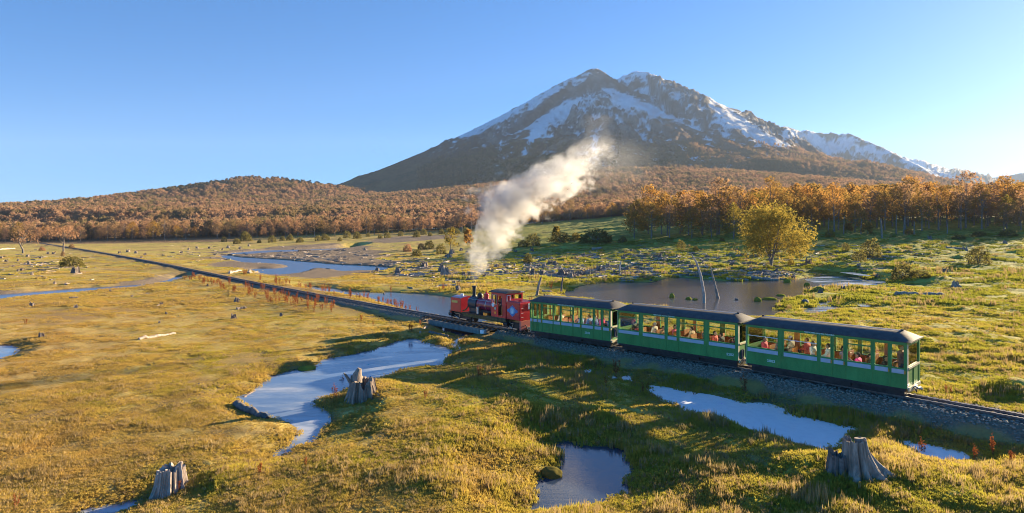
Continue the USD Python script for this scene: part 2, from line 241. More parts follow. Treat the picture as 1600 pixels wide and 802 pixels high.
SNOW = [
 ('long bluish snow bank in the ditch below the rear two coaches', -0.98, [(1008,602),(1026,604),(1056,607),(1102,616),(1120,619),(1141,625),(1171,631),(1200,629),(1230,640),(1236,649),(1260,651),(1284,659),(1315,664),(1345,668),(1339,676),(1325,690),(1293,707),(1262,702),(1230,697),(1200,686),(1165,677),(1138,664),(1128,652),(1090,649),(1071,644),(1053,634),(1020,622)]),
 ('small snow patch in the ditch right of the big grey stump', -0.98, [(1403,690),(1423,688),(1441,693),(1471,699),(1502,706),(1519,717),(1505,726),(1471,721),(1450,718),(1420,710)]),
 ('snow scrap left of the long snow bank, leftmost of the larger scraps', -0.95, [(909,580),(922,577),(927,583),(922,588),(912,585)]),
 ('middle snow scrap between two rusty dock plants below the first coach', -0.95, [(947,592),(952,586),(960,588),(966,593),(953,597)]),
 ('ragged snow scrap just left of the long snow bank', -0.95, [(968,595),(976,587),(984,588),(992,597),(984,601),(977,597)]),
 ('tiny snow scrap beside the first dock plants under the leading coach', -0.95, [(940,581),(948,577),(947,582),(942,585)]),
 ('tiny snow scrap touching the tip of the long snow bank', -0.95, [(999,610),(1004,605),(1012,609),(1006,613)]),
 ('thin bright strip of ice above the right end of the brown pond', -0.2, [(1312,426.2),(1329,425.6),(1344,428.2),(1360,431.2),(1350,431.6),(1326,427.6)]),
 ('thin bright strip of ice beside the two touching round shrubs', 0.75, [(1356,409.6),(1366,408.6),(1380,408),(1395,410),(1389,413),(1367,411.6)]),
 ('small pale ice patch right of the mossy rocks', -0.95, [(1343,473),(1350,470),(1359,469),(1357,476),(1347,477)]),
 ('small pale ice strip at the dark bank of the far stream', -0.9, [(222,455),(232,453),(237,457),(228,459)]),
 ('white snow on the steps of the little weir under the bridge', -0.85, [(703,539),(712,530),(728,526),(720,532),(717,538),(722,546),(714,549),(708,543)]),
]
WP = []
for nm, lb, m_, z_, rg_, px in WATER: WP.append((chaikin(P(px, z_), 2), z_, rg_))
NWATER = len(WP)
for lb, z_, px in SNOW: WP.append((chaikin(P(px, z_), 2), z_, 0.12))

def poly_sdf(x, y, poly):
    """Distance to the outline, positive inside."""
    a, b = poly, np.roll(poly, -1, 0); d2 = np.full(x.shape, 1e18); ins = np.zeros(x.shape, bool)
    for (ax, ay), (bx, by) in zip(a, b):
        ex, ey = bx - ax, by - ay; wx, wy = x - ax, y - ay
        t = np.clip((wx * ex + wy * ey) / (ex * ex + ey * ey + 1e-12), 0, 1)
        d2 = np.minimum(d2, (wx - ex * t) ** 2 + (wy - ey * t) ** 2)
        c = ((ay > y) != (by > y)); ins ^= c & (x < ex * (y - ay) / (ey if ey else 1e-12) + ax)
    return np.sqrt(d2) * np.where(ins, 1, -1)

# coaches: bottom corners of the near side in photo pixels (rear, front)
ZB, HW = 0.40, 1.0
def side_line(rear, front):
    a, b = unproj(*rear, ZB), unproj(*front, ZB); L = np.linalg.norm(b - a); d = (b - a) / L
    near = np.array([-d[1], d[0]]); return dict(L=L, d=d, near=near, c=(a + b) / 2 - near * HW)
C3 = side_line((1417.2, 608.3), (1166.0, 566.8)); C2 = side_line((1153.1, 564.3), (965.0, 535.6)); C1 = side_line((953.9, 533.5), (828.6, 516.1))
left_px = [(60,379.5),(133,390.2),(150,393),(200,402),(250,411),(300,421.5),(400,440.5),(500,459.5),(560,471.5),(630,485.5),(700,496)]
cl = [unproj(u, v, 0) for u, v in left_px] + [np.array([-2.3, 45.3])]
for C in (C1, C2, C3): cl += [C['c'] + C['d'] * C['L'] * 0.38, C['c'] - C['d'] * C['L'] * 0.38]
cl += [unproj(1600, 649, 0), unproj(1600, 649, 0) + [1.35, -2.0], unproj(1600, 649, 0) + [5.5, -8.2]]
cl = np.array(cl)
tck, uu = splprep(cl.T, s=len(cl) * 0.05, k=3)
_u = np.concatenate([np.linspace(0, 1, 6000)]); CLp = np.array(splev(_u, tck)).T
arc = np.concatenate([[0], np.cumsum(np.linalg.norm(np.diff(CLp, axis=0), axis=1))])
SL = np.arange(0, arc[-1], 0.25); CL = np.stack([np.interp(SL, arc, CLp[:, k]) for k in (0, 1)], 1)
CLt = np.gradient(CL, axis=0); CLt /= np.linalg.norm(CLt, axis=1, keepdims=True)
CLtree = cKDTree(CL)
def track_coord(x, y):
    """(arc length, signed offset; positive on the camera's side)."""
    d, i = CLtree.query(np.stack([np.ravel(x), np.ravel(y)], 1)); w = np.stack([np.ravel(x), np.ravel(y)], 1) - CL[i]
    n = np.stack([CLt[i, 1], -CLt[i, 0]], 1); s = SL[i] + (w * CLt[i]).sum(1); o = (w * n).sum(1)
    o = np.where(d > 1.0, np.sign(o) * d, o)
    return s.reshape(np.shape(x)), o.reshape(np.shape(x))
def on_track(s, o=0.0):
    c = np.array([np.interp(s, SL, CL[:, 0]), np.interp(s, SL, CL[:, 1])]); t = np.array([np.interp(s, SL, CLt[:, 0]), np.interp(s, SL, CLt[:, 1])]); t /= np.linalg.norm(t)
    return c + o * np.array([t[1], -t[0]]), t
def arc_at_u(u, o=0.0):
    n = np.stack([CLt[:, 1], -CLt[:, 0]], 1); q = CL + o * n; uu_ = 800 + F * q[:, 0] / q[:, 1]
    return np.interp(u, uu_, SL)
BR0, BR1 = arc_at_u(684), arc_at_u(776)

# ---------------------------------------------------------------- terrain
TT = [-1.3, -.75, -.43, -.3, -.1, .1, .22, .38, .5, .65, .9, 1.3]
YY = [0, 60, 80, 100, 120, 150, 200, 270, 400, 520]
ZZ = np.array([
 [-.55,-.55,-.55,-.55,-.55,-.55,-.55,-.55,-.4,1.0],
 [-.55,-.55,-.55,-.55,-.55,-.55,-.55,-.55,-.2,2.2],
 [-.55,-.55,-.55,-.55,-.55,-.55,-.55,-.4,2.2,6.0],
 [-.55,-.55,-.55,-.55,-.55,-.55,-.5,.4,3.8,8.0],
 [-.55,-.55,-.55,-.55,-.5,-.3,.5,2.2,5.5,10.],
 [-.55,-.55,-.55,-.5,-.2,1.0,4.0,8.0,12.5,17.],
 [-.55,-.55,-.55,-.5,.0,1.8,5.5,10.,17.,23.],
 [-.55,-.55,-.55,-.5,.3,2.3,6.0,11.,19.,27.],
 [-.55,-.55,-.5,-.3,.9,3.0,7.2,12.,20.,29.],
 [-.55,-.5,-.4,.3,1.4,3.4,7.6,13.,21.,30.],
 [-.5,-.45,-.1,.6,1.6,3.6,7.8,13.,21.,30.],
 [-.5,-.4,0.,.8,1.8,3.8,8.,13.,21.,30.]])
from scipy.interpolate import RegularGridInterpolator
_rgi = RegularGridInterpolator((TT, YY), ZZ, bounds_error=False, fill_value=None)
def valley(x, y):
    t = np.clip(x / np.maximum(y, 1), -1.3, 1.3); yy = np.clip(y, 0, 520)
    z = 0
    for dt, dy in ((0, 0), (.05, 0), (-.05, 0), (0, .06), (0, -.06)): z = z + _rgi(np.stack([np.clip(t + dt, -1.3, 1.3), np.clip(yy * (1 + dy), 0, 520)], -1)) / 5
    return z
MOUNDS = [(*unproj(1345, 735, -0.4), 3.2, 0.42), (*unproj(566, 622, -0.5), 2.6, 0.30), (*unproj(262, 770, -0.6), 2.2, 0.28), (*unproj(1500, 775, -0.4), 4.5, 0.40), (*unproj(650, 690, -0.4), 6.0, 0.35), (*unproj(800, 600, -0.5), 4.0, 0.30), (*unproj(790, 726, -0.6), 0.75, 0.45), (*unproj(1590, 616, -.5), 1.1, 0.65), (*unproj(900, 655, -.6), 1.2, .25), (*unproj(1240, 745, -.6), 1.5, .2)]
def height(x, y, full=False):
    x, y = np.asarray(x, float), np.asarray(y, float)
    z = valley(x, y); far = sstep(40, 140, y)
    right = sstep(-0.35, 0.25, x / np.maximum(y, 1))
    wx, wy = x + 1.6 * (fb(x, y, 2.1, 2, 51) - 0.5), y + 1.6 * (fb(x, y, 2.1, 2, 52) - 0.5)
    h1 = fb(wx, wy, 0.85, 3, 1) - 0.5; h2 = fb(wx * 1.1, wy, 2.6, 3, 2) - 0.5; h3 = fb(x, y, 11., 2, 3) - 0.5
    wet = sstep(0.42, 0.62, fb(x, y, 9.0, 2, 9))
    z = z + h3 * 0.5 + h2 * (0.16 + 0.40 * right + 0.3 * far) * (0.5 + 0.7 * wet) + h1 * (0.09 + 0.20 * right) * (0.4 + 0.9 * wet) * (1 - 0.5 * far) + np.maximum(h2 - 0.02, 0) * far * right * 1.5
    for mx, my, r, a in MOUNDS: z = z + a * np.exp(-((x - mx) ** 2 + (y - my) ** 2) / r ** 2)
    s, o = track_coord(x, y); ao = np.abs(o); bridge = sstep(BR0 - 1.2, BR0 + 0.2, s) * (1 - sstep(BR1 - 0.2, BR1 + 1.2, s))
    nz = (fb(x, y, 1.1, 3, 5) - 0.5)
    z = z + 0.30 * np.exp(-(ao / 7.0) ** 2) * (1 - sstep(BR0 - 12, BR0 - 2, s)) * sstep(45, 60, y)
    emb2 = -0.145 - np.maximum(0, ao - 1.0 - 0.15 * nz) * (0.62 + 0.4 * nz)
    emb = -0.145 - np.maximum(0, ao - 1.0 - 0.15 * nz) * (0.55 + 0.3 * nz) + 0.03 * h1
    z = np.where(bridge < 0.99, np.maximum(np.where(ao < 1.3, np.minimum(z, emb), z), emb - bridge * 1.4), z)
    gravel = (1 - sstep(1.0, np.where(y > 45, 1.45, 2.0), ao + nz * 1.5 + 2.2 * np.maximum(0, fb(x, y, 2.3, 2, 57) - .55) * 4 * sstep(1.1, 1.5, ao))) * (1 - bridge) * (0.75 + 0.5 * nz)
    mud = np.zeros_like(z); q_best = np.full(z.shape, -1e3)
    for k, (poly, zw, rag) in enumerate(WP):
        lo, hi = poly.min(0) - 9, poly.max(0) + 9
        idx = np.nonzero((x > lo[0]) & (x < hi[0]) & (y > lo[1]) & (y < hi[1]))
        if len(idx[0]) == 0: continue
        xs, ys = x[idx], y[idx]
        q = poly_sdf(xs, ys, poly) + rag * 2.2 * (fb(xs, ys, 0.5 + rag * 3, 3, 11) - 0.5)
        depth = 0.5 if k < NWATER else 0.25
        inside = zw - 0.02 - np.minimum(depth, q * 0.30); outside = zw + 0.02 + (-q) * (0.10 + 0.22 * fb(xs, ys, 1.7, 2, 12)) + 0.06 * np.maximum(-q - 1.5, 0) ** 2
        zz = z[idx]; new = np.where(q > 0, np.minimum(zz, inside), np.minimum(zz, outside))
        z[idx] = new; q_best[idx] = np.maximum(q_best[idx], q)
        if k < NWATER: mud[idx] = np.maximum(mud[idx], sstep(-0.22 - 0.5 * rag, 0.05, q))
    z = np.maximum(z, np.where(bridge < 0.99, emb2 - bridge * 1.4, -9.0))
    if full: return z, gravel, mud, q_best
    return z

NC, NR = 720, 660
_keep, WP = WP, []
for _k in (7 + 2, 7 + 3):
    _px = np.array(SNOW[_k][2], float).mean(0); _z = 0.0
    for _ in range(12): _q = unproj(_px[0], _px[1], _z); _z = float(height(np.array([_q[0]]), np.array([_q[1]]))[0])
    _keep[NWATER + _k] = (chaikin(P(SNOW[_k][2], _z), 2), _z - 0.14, 0.5); SNOW[_k] = (SNOW[_k][0], _z - 0.14, SNOW[_k][2])
WP = _keep
tg = np.linspace(-1.3, 1.3, NC); yg = np.exp(np.linspace(math.log(9.0), math.log(520.0), NR))
Yg, Tg = np.meshgrid(yg, tg, indexing='ij'); Xg = Yg * Tg
Zg, Gg, Mg, Qg = height(Xg, Yg, True)
# gravel bars along the river and stream; brown reed beds on the far left
riv = np.zeros_like(Zg)
for px in ([(330,395),(420,388),(520,386),(600,392),(585,400),(620,415),(600,428),(540,432),(430,434),(385,430),(335,412)], [(-120,452),(0,452),(120,447),(240,437),(262,430),(270,440),(180,453),(0,470),(-120,480)], [(560,384),(640,381),(720,381),(700,385),(600,388)]):
    riv = np.maximum(riv, sstep(-4, 5, poly_sdf(Xg, Yg, P(px, -0.7)) + 26 * (fb(Xg, Yg, 16, 4, 21) - 0.5)))
Gg = np.maximum(Gg, riv * 0.62); Mg = Mg * (1 - 0.8 * riv)
Mg = np.maximum(Mg, 0.85 * sstep(0.55, 0.68, fb(Xg, Yg, 1.3, 3, 34)) * np.exp(-((Xg + 11) / 4.5) ** 2 - ((Yg - 17.5) / 3.2) ** 2))
Mg = np.maximum(Mg, 0.6 * sstep(0.64, 0.76, fb(Xg, Yg, 3.2, 3, 31)) * sstep(0.45, 0.6, fb(Xg, Yg, 14, 2, 32)) * (1 - sstep(30, 60, Yg)))
Dg = sstep(330, 360, Yg + 40 * (fb(Xg, Yg, 60, 2, 41) - 0.5)) * (1 - sstep(-0.5, -0.35, Tg)) * 0.9
_s, _o = track_coord(Xg, Yg); Dg = np.maximum(Dg, 0.6 * (1 - sstep(2.2, 4.2, np.abs(_o) + 1.5 * (fb(Xg, Yg, 1.5, 3, 44) - 0.5))))
Dg = np.maximum(Dg, 0.55 * sstep(0.50, 0.66, fb(Xg, Yg, 7, 3, 42)) * (1 - sstep(-0.15, 0.3, Tg)))
def zat(x, y):
    r = (np.log(np.clip(y, 9.0, 519.0)) - math.log(9.0)) / (math.log(520 / 9.0)) * (NR - 1); c = (np.clip(np.asarray(x) / y, -1.3, 1.3) + 1.3) / 2.6 * (NC - 1)
    return map_coordinates(Zg, [np.atleast_1d(r), np.atleast_1d(c)], order=1, mode='nearest')
def maskat(A, x, y):
    r = (np.log(np.clip(y, 9.0, 519.0)) - math.log(9.0)) / (math.log(520 / 9.0)) * (NR - 1); c = (np.clip(np.asarray(x) / y, -1.3, 1.3) + 1.3) / 2.6 * (NC - 1)
    return map_coordinates(A, [np.atleast_1d(r), np.atleast_1d(c)], order=1, mode='nearest')
def hit(u, v):
    """The point of the ground seen at a place of the photograph."""
    c = ((u - 800) / F + 1.3) / 2.6 * (NC - 1); i = int(np.clip(c, 0, NC - 2)); w = c - i
    col = Zg[:, i] * (1 - w) + Zg[:, i + 1] * w; ray = CH - (v - VH) / F * yg
    k = np.argmax(ray <= col)
    if not (ray <= col).any(): k = int(np.argmin(np.abs(ray - col)))
    if k > 0:
        a, b = ray[k - 1] - col[k - 1], ray[k] - col[k]; y = yg[k - 1] + (yg[k] - yg[k - 1]) * (a / (a - b) if a != b else 0)
    else: y = yg[k]
    x = (u - 800) / F * y
    return np.array([x, y, float(zat(x, y)[0])])

gv = np.stack([Xg, Yg, Zg], -1).reshape(-1, 3); gf = grid_faces(NR, NC)
base_v = np.array([[-900, -250, -2.2], [900, -250, -2.2], [900, 520, -2.2], [-900, 520, -2.2]]); nb = len(gv)
near_v = np.array([[-60, -40, -0.75], [60, -40, -0.75], [11.7, 9.0, -0.75], [-11.7, 9.0, -0.75]])
gm = usdkit.mesh(stage, '/World/ground', trimesh.Trimesh(np.vstack([gv, base_v, near_v]), np.vstack([gf, [[nb, nb + 1, nb + 2], [nb, nb + 2, nb + 3]], [[nb + 4, nb + 5, nb + 6], [nb + 4, nb + 6, nb + 7]]]), process=False), M_ground, True)
mk = np.vstack([np.stack([Gg, Mg, Dg], -1).reshape(-1, 3), np.zeros((8, 3))]).astype(np.float32)
UsdGeom.PrimvarsAPI(gm).CreatePrimvar('mask', T.Color3fArray, 'vertex').Set(Vt.Vec3fArray.FromNumpy(mk))
data(gm.GetPrim(), kind='structure')

def sheet(poly, z, grow, seed):
    g = sg.Polygon(poly).buffer(grow)
    m = trimesh.creation.triangulate_polygon(g.simplify(0.03), engine='earcut')
    return trimesh.Trimesh(np.column_stack([m[0], np.full(len(m[0]), z)]), m[1], process=False)
for k, (nm, lb, m_, z_, rg_, px) in enumerate(WATER):
    s_ = sheet(WP[k][0], z_, 0.5 + rg_ * 1.5, k)
    top(nm, s_, m_, label=lb, category='water', kind='structure')
for k, (lb, z_, px) in enumerate(SNOW):
    ice = ' ice ' in lb; top('ice_patch' if ice else 'snow_patch', sheet(WP[NWATER + k][0], z_ + 0.005, 0.3, k), M_ice if ice else M_snow, label=lb, category='ice' if ice else 'snow', kind='stuff')

# ---------------------------------------------------------------- hills and mountains
def ridge(pts, D, p, lift=0.0):
    a = np.array([(*[(u - 800) / F * y, y], CH + (VH - v) / F * y - lift) for u, v, y in pts]); return a, D, p
RID = [
 ridge([(430,330,2300),(520,293,2400),(560,275,2450),(620,257,2500),(700,226,2600),(735,205,2660),(760,192,2700),(800,175,2750),(830,158,2800),(850,147,2850),(868,134,2870),(885,126,2900),(893,121,2905),(905,119,2920),(918,110,2940),(930,107,2950),(938,110,2960),(945,116,2980),(955,128,3050),(970,121,3080),(985,115,3080),(993,110,3070),(1000,111,3050),(1012,113,3030),(1015,119,3020),(1030,122,3000),(1037,130,2990),(1050,137,2980),(1060,141,2960),(1075,142,2950),(1090,150,2930),(1105,158,2910),(1120,166,2900),(1130,180,2850),(1137,196,2800)], 2000, 1.55),
 ridge([(1120,166,2900),(1134,188,2650),(1150,216,2480),(1200,240,2300),(1260,264,2100)], 900, 1.5),
 ridge([(932,112,2940),(944,139,2860),(960,146,2800),(975,152,2740),(1004,168,2600),(1033,180,2480),(1100,207,2300),(1180,236,2120),(1250,262,1950),(1330,288,1780)], 1150, 1.45),
 ridge([(885,126,2900),(862,170,2700),(835,205,2480),(815,238,2250),(800,268,1950)], 900, 1.4),
 ridge([(740,215,2660),(705,262,2350),(676,292,2050)], 700, 1.5),
 ridge([(1100,178,4000),(1135,188,3850),(1150,185,3820),(1165,188,3800),(1180,191,3780),(1200,198,3750),(1215,204,3780),(1224,197,3900),(1235,200,3950),(1250,205,4000),(1262,203,4000),(1275,207,4000),(1290,208,3980),(1300,207,3960),(1310,210,3900),(1325,208,3880),(1340,214,3850),(1350,222,3800),(1362,229,3780),(1385,236,3700),(1400,244,3600),(1420,251,3500),(1440,262,3400),(1455,272,3300),(1490,292,3000)], 1700, 1.5),
 ridge([(1215,204,3780),(1260,235,3200),(1330,262,2800),(1400,285,2400)], 800, 1.4),
 ridge([(1380,262,5600),(1405,250,5550),(1423,245,5500),(1440,252,5500),(1455,259,5500),(1470,266,5500),(1482,270,5500),(1492,261,5600),(1502,267,5600),(1530,275,5600),(1560,276,5600),(1590,270,5600),(1640,262,5700),(1800,250,5800)], 2200, 1.4),
 ridge([(560,322,1400),(640,313,1500),(700,303,1500),(760,291,1520),(850,280,1550),(940,268,1600),(1040,262,1650),(1140,266,1650),(1250,280,1600),(1350,297,1550),(1450,305,1500),(1600,300,1500),(1900,290,1500)], 1050, 1.35, 6),
 ridge([(-350,352,820),(-150,345,900),(0,337,1000),(50,332,1030),(100,327,1060),(150,323,1100),(200,318,1150),(250,311,1250)], 520, 1.15), ridge([(250,311,1250),(300,300,1350),(340,289,1420),(390,281,1460),(430,283,1480),(470,288,1500),(520,294,1530),(560,302,1550),(620,314,1550),(680,322,1500)], 620, 1.25), ridge([(430,300,1500),(300,322,1000),(150,340,760)], 500, 1.2),
]
def far_height(x, y):
    t = np.clip(x / y, -1.3, 1.3)
    zv = _rgi(np.stack([t, np.full_like(t, 520.0)], -1)) + (y - 520) * np.interp(t, [-1.3, -.4, .1, .4, 1.3], [.012, .016, .02, .03, .03])
    zv = np.where(y < 520, valley(x, np.minimum(y, 520)), zv)
    env = [zv]; best = np.full(x.shape, -1e9); S = np.zeros_like(x); Dd = np.full(x.shape, 1e4); DM = np.full(x.shape, 1e4)
    for k, (a, D, p) in enumerate(RID):
        e = np.full(x.shape, -1e9); d = np.full(x.shape, 1e4); dm = np.full(x.shape, 1e4); zc = np.zeros_like(x); sc = np.zeros_like(x); acc = 0.0; z0 = zv * 0.6
        for i in range(len(a) - 1):
            ax, ay, az = a[i]; ex, ey, ez = a[i + 1] - a[i]; l2 = ex * ex + ey * ey
            w = np.clip(((x - ax) * ex + (y - ay) * ey) / l2, 0, 1); ds = np.sqrt((x - ax - ex * w) ** 2 + (y - ay - ey * w) ** 2); zs = az + ez * w
            es = z0 + (zs - z0) * np.clip(1 - ds / (D * (np.clip(zs / a[:, 2].max(), .15, 1) ** .9 if k < 8 else 1)), 0, 1) ** p
            dm = np.minimum(dm, ds); m_ = es > e; e = np.where(m_, es, e); d = np.where(m_, ds, d); zc = np.where(m_, zs, zc); sc = np.where(m_, acc + w * math.sqrt(l2), sc); acc += math.sqrt(l2)
        gul = np.abs(2 * meshkit.fbm(np.stack([sc / 170 + 0.25 * fb(x, y, 150, 2, 60), d / 900, np.full_like(d, k * 3.1)], -1), 4, 50 + k) - 1)
        DM = np.minimum(DM, dm) if k < 8 else DM; win = 1 - np.exp(-(dm / 110) ** 1.5)
        e = e - np.clip(zc - 60, 0, 500) * (0.40 if k < 8 else 0.0) * (0.45 - gul).clip(0) * win * np.clip(1 - d / D, 0, 1) ** 0.6
        m_ = e > best; best = np.where(m_, e, best); S = np.where(m_, sc + k * 5000, S); Dd = np.where(m_, d, Dd)
        env.append(e)
    Dd = DM
    E = np.stack(env); mx = E.max(0); kk = np.maximum(1.5, 5.0 * (1 - np.exp(-Dd / 90)))
    z = mx + kk * np.log(np.exp((E - mx) / kk).sum(0))
    hi = sstep(40, 350, z) * (1 - np.exp(-(Dd / 70)))
    rid = 1 - np.minimum(1, 5.5 * np.abs(fb(x + 60 * fb(x, y, 90, 2, 76), y * .8, 85, 4, 77) - .5))
    rid2 = 1 - np.minimum(1, 5.5 * np.abs(fb(x + 25 * fb(x, y, 40, 2, 75), y, 30, 3, 74) - .5))
    z = z + hi * ((fb(x, y, 160, 4, 70) - 0.5) * 55 + (fb(x, y, 34, 3, 71) - 0.5) * 20) + sstep(280, 420, z) * (1 - np.exp(-(Dd / 45))) * ((rid - 0.5) * 50 * (1 - np.exp(-(Dd / 120))) + (rid2 - 0.5) * 26 * (1 - np.exp(-(Dd / 60))) + (fb(x, y, 22, 3, 78) - 0.5) * 18) + sstep(560, 700, z) * (fb(x, y, 15, 3, 79) - 0.5) * 22
    z = z + sstep(1500, 1900, y) * (fb(x, y, 12, 2, 72) - 0.5) * 5
    return z, S, Dd
NFC = 1000
tf = np.linspace(-1.15, 1.2, NFC)
yfar = np.concatenate([np.arange(519.9, 1700, 11.0), np.arange(1700, 3150, 7.5), np.arange(3150, 4200, 14.0), np.arange(4200, 6400, 60.0)])
Yf, Tf = np.meshgrid(yfar, tf, indexing='ij'); Xf = Yf * Tf
Zf, Sf, Df = far_height(Xf, Yf)
w_ = sstep(520, 640, Yf); vz = _rgi(np.stack([Tf[:1], np.full_like(Tf[:1], 520.0)], -1))
Zf = Zf * w_ + (1 - w_) * vz
def farz(x, y):
    r = np.interp(y, yfar, np.arange(len(yfar))); c = (np.clip(np.asarray(x) / y, -1.15, 1.2) + 1.15) / 2.35 * (NFC - 1)
    return map_coordinates(Zf, [np.atleast_1d(r), np.atleast_1d(c)], order=1, mode='nearest')
gy_, gt_ = np.gradient(Zf); slope = np.sqrt((gy_ / np.gradient(Yf, axis=0)) ** 2 + (gt_ / np.gradient(Xf, axis=1)) ** 2)
sn = fb(Xf, Yf, 60, 4, 80); st = 0.5 * meshkit.fbm(np.stack([Sf / 48 + 1.6 * fb(Xf, Yf, 70, 3, 83), Df / 130, Yf * 0], -1), 4, 81) + 0.5 * meshkit.fbm(np.stack([Xf / 30, Yf / 30, Zf / 16], -1), 4, 84)
Uf, Vf = 800 + F * Tf, VH - F * (Zf - CH) / Yf
def near_line(px, w):
    px = np.array(px, float); d2 = np.full(Uf.shape, 1e12)
    for (ax, ay), (bx, by) in zip(px[:-1], px[1:]):
        ex, ey = bx - ax, by - ay; q = np.clip(((Uf - ax) * ex + (Vf - ay) * ey) / (ex * ex + ey * ey), 0, 1); d2 = np.minimum(d2, (Uf - ax - ex * q) ** 2 + (Vf - ay - ey * q) ** 2)
    return np.exp(-d2 / (w * w))
field = 0.20 * sstep(330, 520, Zf) - 0.15
for px, w, a in [([(750,196),(800,179),(860,146),(925,114)], 8, .24), ([(846,196),(880,172),(925,156),(975,160),(1015,182)], 17, .46), ([(960,150),(1000,166),(1032,178)], 7, .30), ([(838,184),(880,152),(918,134),(944,124)], 9, -.55), ([(836,208),(828,222),(820,238)], 4.5, .42), ([(938,196),(930,220),(926,250)], 7, .30), ([(790,212),(780,236)], 4, .30),
                 ([(975,122),(1000,118),(1030,130)], 10, .34), ([(1000,142),(1045,140),(1075,152)], 10, .30), ([(1060,158),(1100,176),(1128,196)], 18, .20), ([(955,132),(990,150),(1010,158)], 7, -.30), ([(1065,160),(1100,185),(1130,200)], 18, -.02), ([(1140,192),(1180,204),(1232,226)], 13, .40), ([(1232,206),(1262,214),(1310,232)], 14, .48), ([(1320,218),(1385,244)], 9, .38), ([(1415,250),(1450,262),(1485,276)], 9, .6), ([(1240,240),(1300,262)], 12, -.4)]: field = field + a * near_line(px, w)
from scipy.ndimage import gaussian_filter
curv = np.clip((gaussian_filter(Zf, 3.0) - Zf) / 9.0, -1, 1) + 0.6 * np.clip((gaussian_filter(Zf, 8.0) - Zf) / 22.0, -1, 1)
snow = sstep(0.45, 0.53, 0.17 * curv + field + 0.42 + 0.65 * (sn - 0.5) + 1.15 * (st - 0.5) - 0.24 * (slope - 0.85)) * sstep(np.where(Tf < -.03, 300, 170), np.where(Tf < -.03, 380, 250), Zf)
rock = np.clip(sstep(0.62, 1.0, slope + 0.5 * (sn - 0.5)) * sstep(250, 420, Zf) + sstep(400, 520, Zf + 120 * (sn - 0.5)), 0, 1)
nodes = {'g': ('geometry', {}), 'at': ('attribute', dict(attribute='mask')), 'sp': ('separate_color', {}), 'n1': ('noise_texture', dict(scale=0.006, detail=5.0, roughness=0.65)), 'n2': ('noise_texture', dict(scale=0.05, detail=5.0, roughness=0.7)), 'n4': ('noise_texture', dict(scale=0.016, detail=9.0, roughness=0.80)),
         'a': ('math', dict(math_type='multiply_add', value2=0.5)), 'b': ('math', dict(math_type='multiply_add', value2=0.55)),
         'fr': ('rgb_ramp', {'ramp': [(0.25, (0.055, 0.055, 0.03)), (0.42, (0.12, 0.088, 0.042)), (0.52, (0.23, 0.115, 0.052)), (0.64, (0.28, 0.16, 0.065)), (0.8, (0.31, 0.21, 0.08))]}),
         'rr': ('rgb_ramp', {'ramp': [(0.25, (0.055, 0.052, 0.056)), (0.44, (0.13, 0.118, 0.118)), (0.54, (0.25, 0.215, 0.195)), (0.62, (0.34, 0.285, 0.235)), (0.74, (0.14, 0.125, 0.125))]}),
         'hu': ('mix_color', dict(b=(0.24, 0.105, 0.062))), 'm1': ('mix_color', {}), 'm2': ('mix_color', dict(b=(0.86, 0.87, 0.89))), 'n3': ('noise_texture', dict(scale=0.11, detail=4.0, roughness=0.7)), 'bp': ('bump', dict(strength=1.0, distance=14.0)), 'bp2': ('bump', dict(strength=0.9, distance=22.0)),
         'p': ('principled_bsdf', dict(roughness=0.95, specular_ior_level=0.05))}
links = [('g.position', 'n1.vector'), ('g.position', 'n2.vector'), ('g.position', 'n3.vector'), ('g.position', 'n4.vector'), ('at.color', 'sp.color'), ('n1.fac', 'a.value1'), ('n2.fac', 'b.value1'), ('a.value', 'b.value3'), ('b.value', 'fr.fac'), ('n4.fac', 'rr.fac'),
         ('fr.color', 'hu.a'), ('sp.b', 'hu.fac'), ('hu.result', 'm1.a'), ('rr.color', 'm1.b'), ('sp.g', 'm1.fac'), ('m1.result', 'm2.a'), ('sp.r', 'm2.fac'), ('m2.result', 'p.base_color'),
         ('n4.fac', 'bp2.height'), ('bp2.normal', 'bp.normal'), ('n3.fac', 'bp.height'), ('bp.normal', 'p.normal')]
M_mount = mat('mountain', nodes, links)
kras = sstep(230, 330, Zf) * (1 - sstep(420, 500, Zf)) * 0.8
MASKF = np.stack([snow, rock, kras], -1)
def far_mesh(name, r0, r1):
    v = np.stack([Xf, Yf, Zf], -1)[r0:r1].reshape(-1, 3); m = usdkit.mesh(stage, '/World/' + name, trimesh.Trimesh(v, grid_faces(r1 - r0, NFC), process=False), M_mount, True)
    UsdGeom.PrimvarsAPI(m).CreatePrimvar('mask', T.Color3fArray, 'vertex').Set(Vt.Vec3fArray.FromNumpy(MASKF[r0:r1].reshape(-1, 3).astype(np.float32))); data(m.GetPrim(), kind='structure')
kh = int(np.searchsorted(yfar, 1690)); kd = int(np.searchsorted(yfar, 3350))
far_mesh('hills', 0, kh + 1); far_mesh('mountain', kh, kd + 1); far_mesh('mountains', kd, len(yfar))
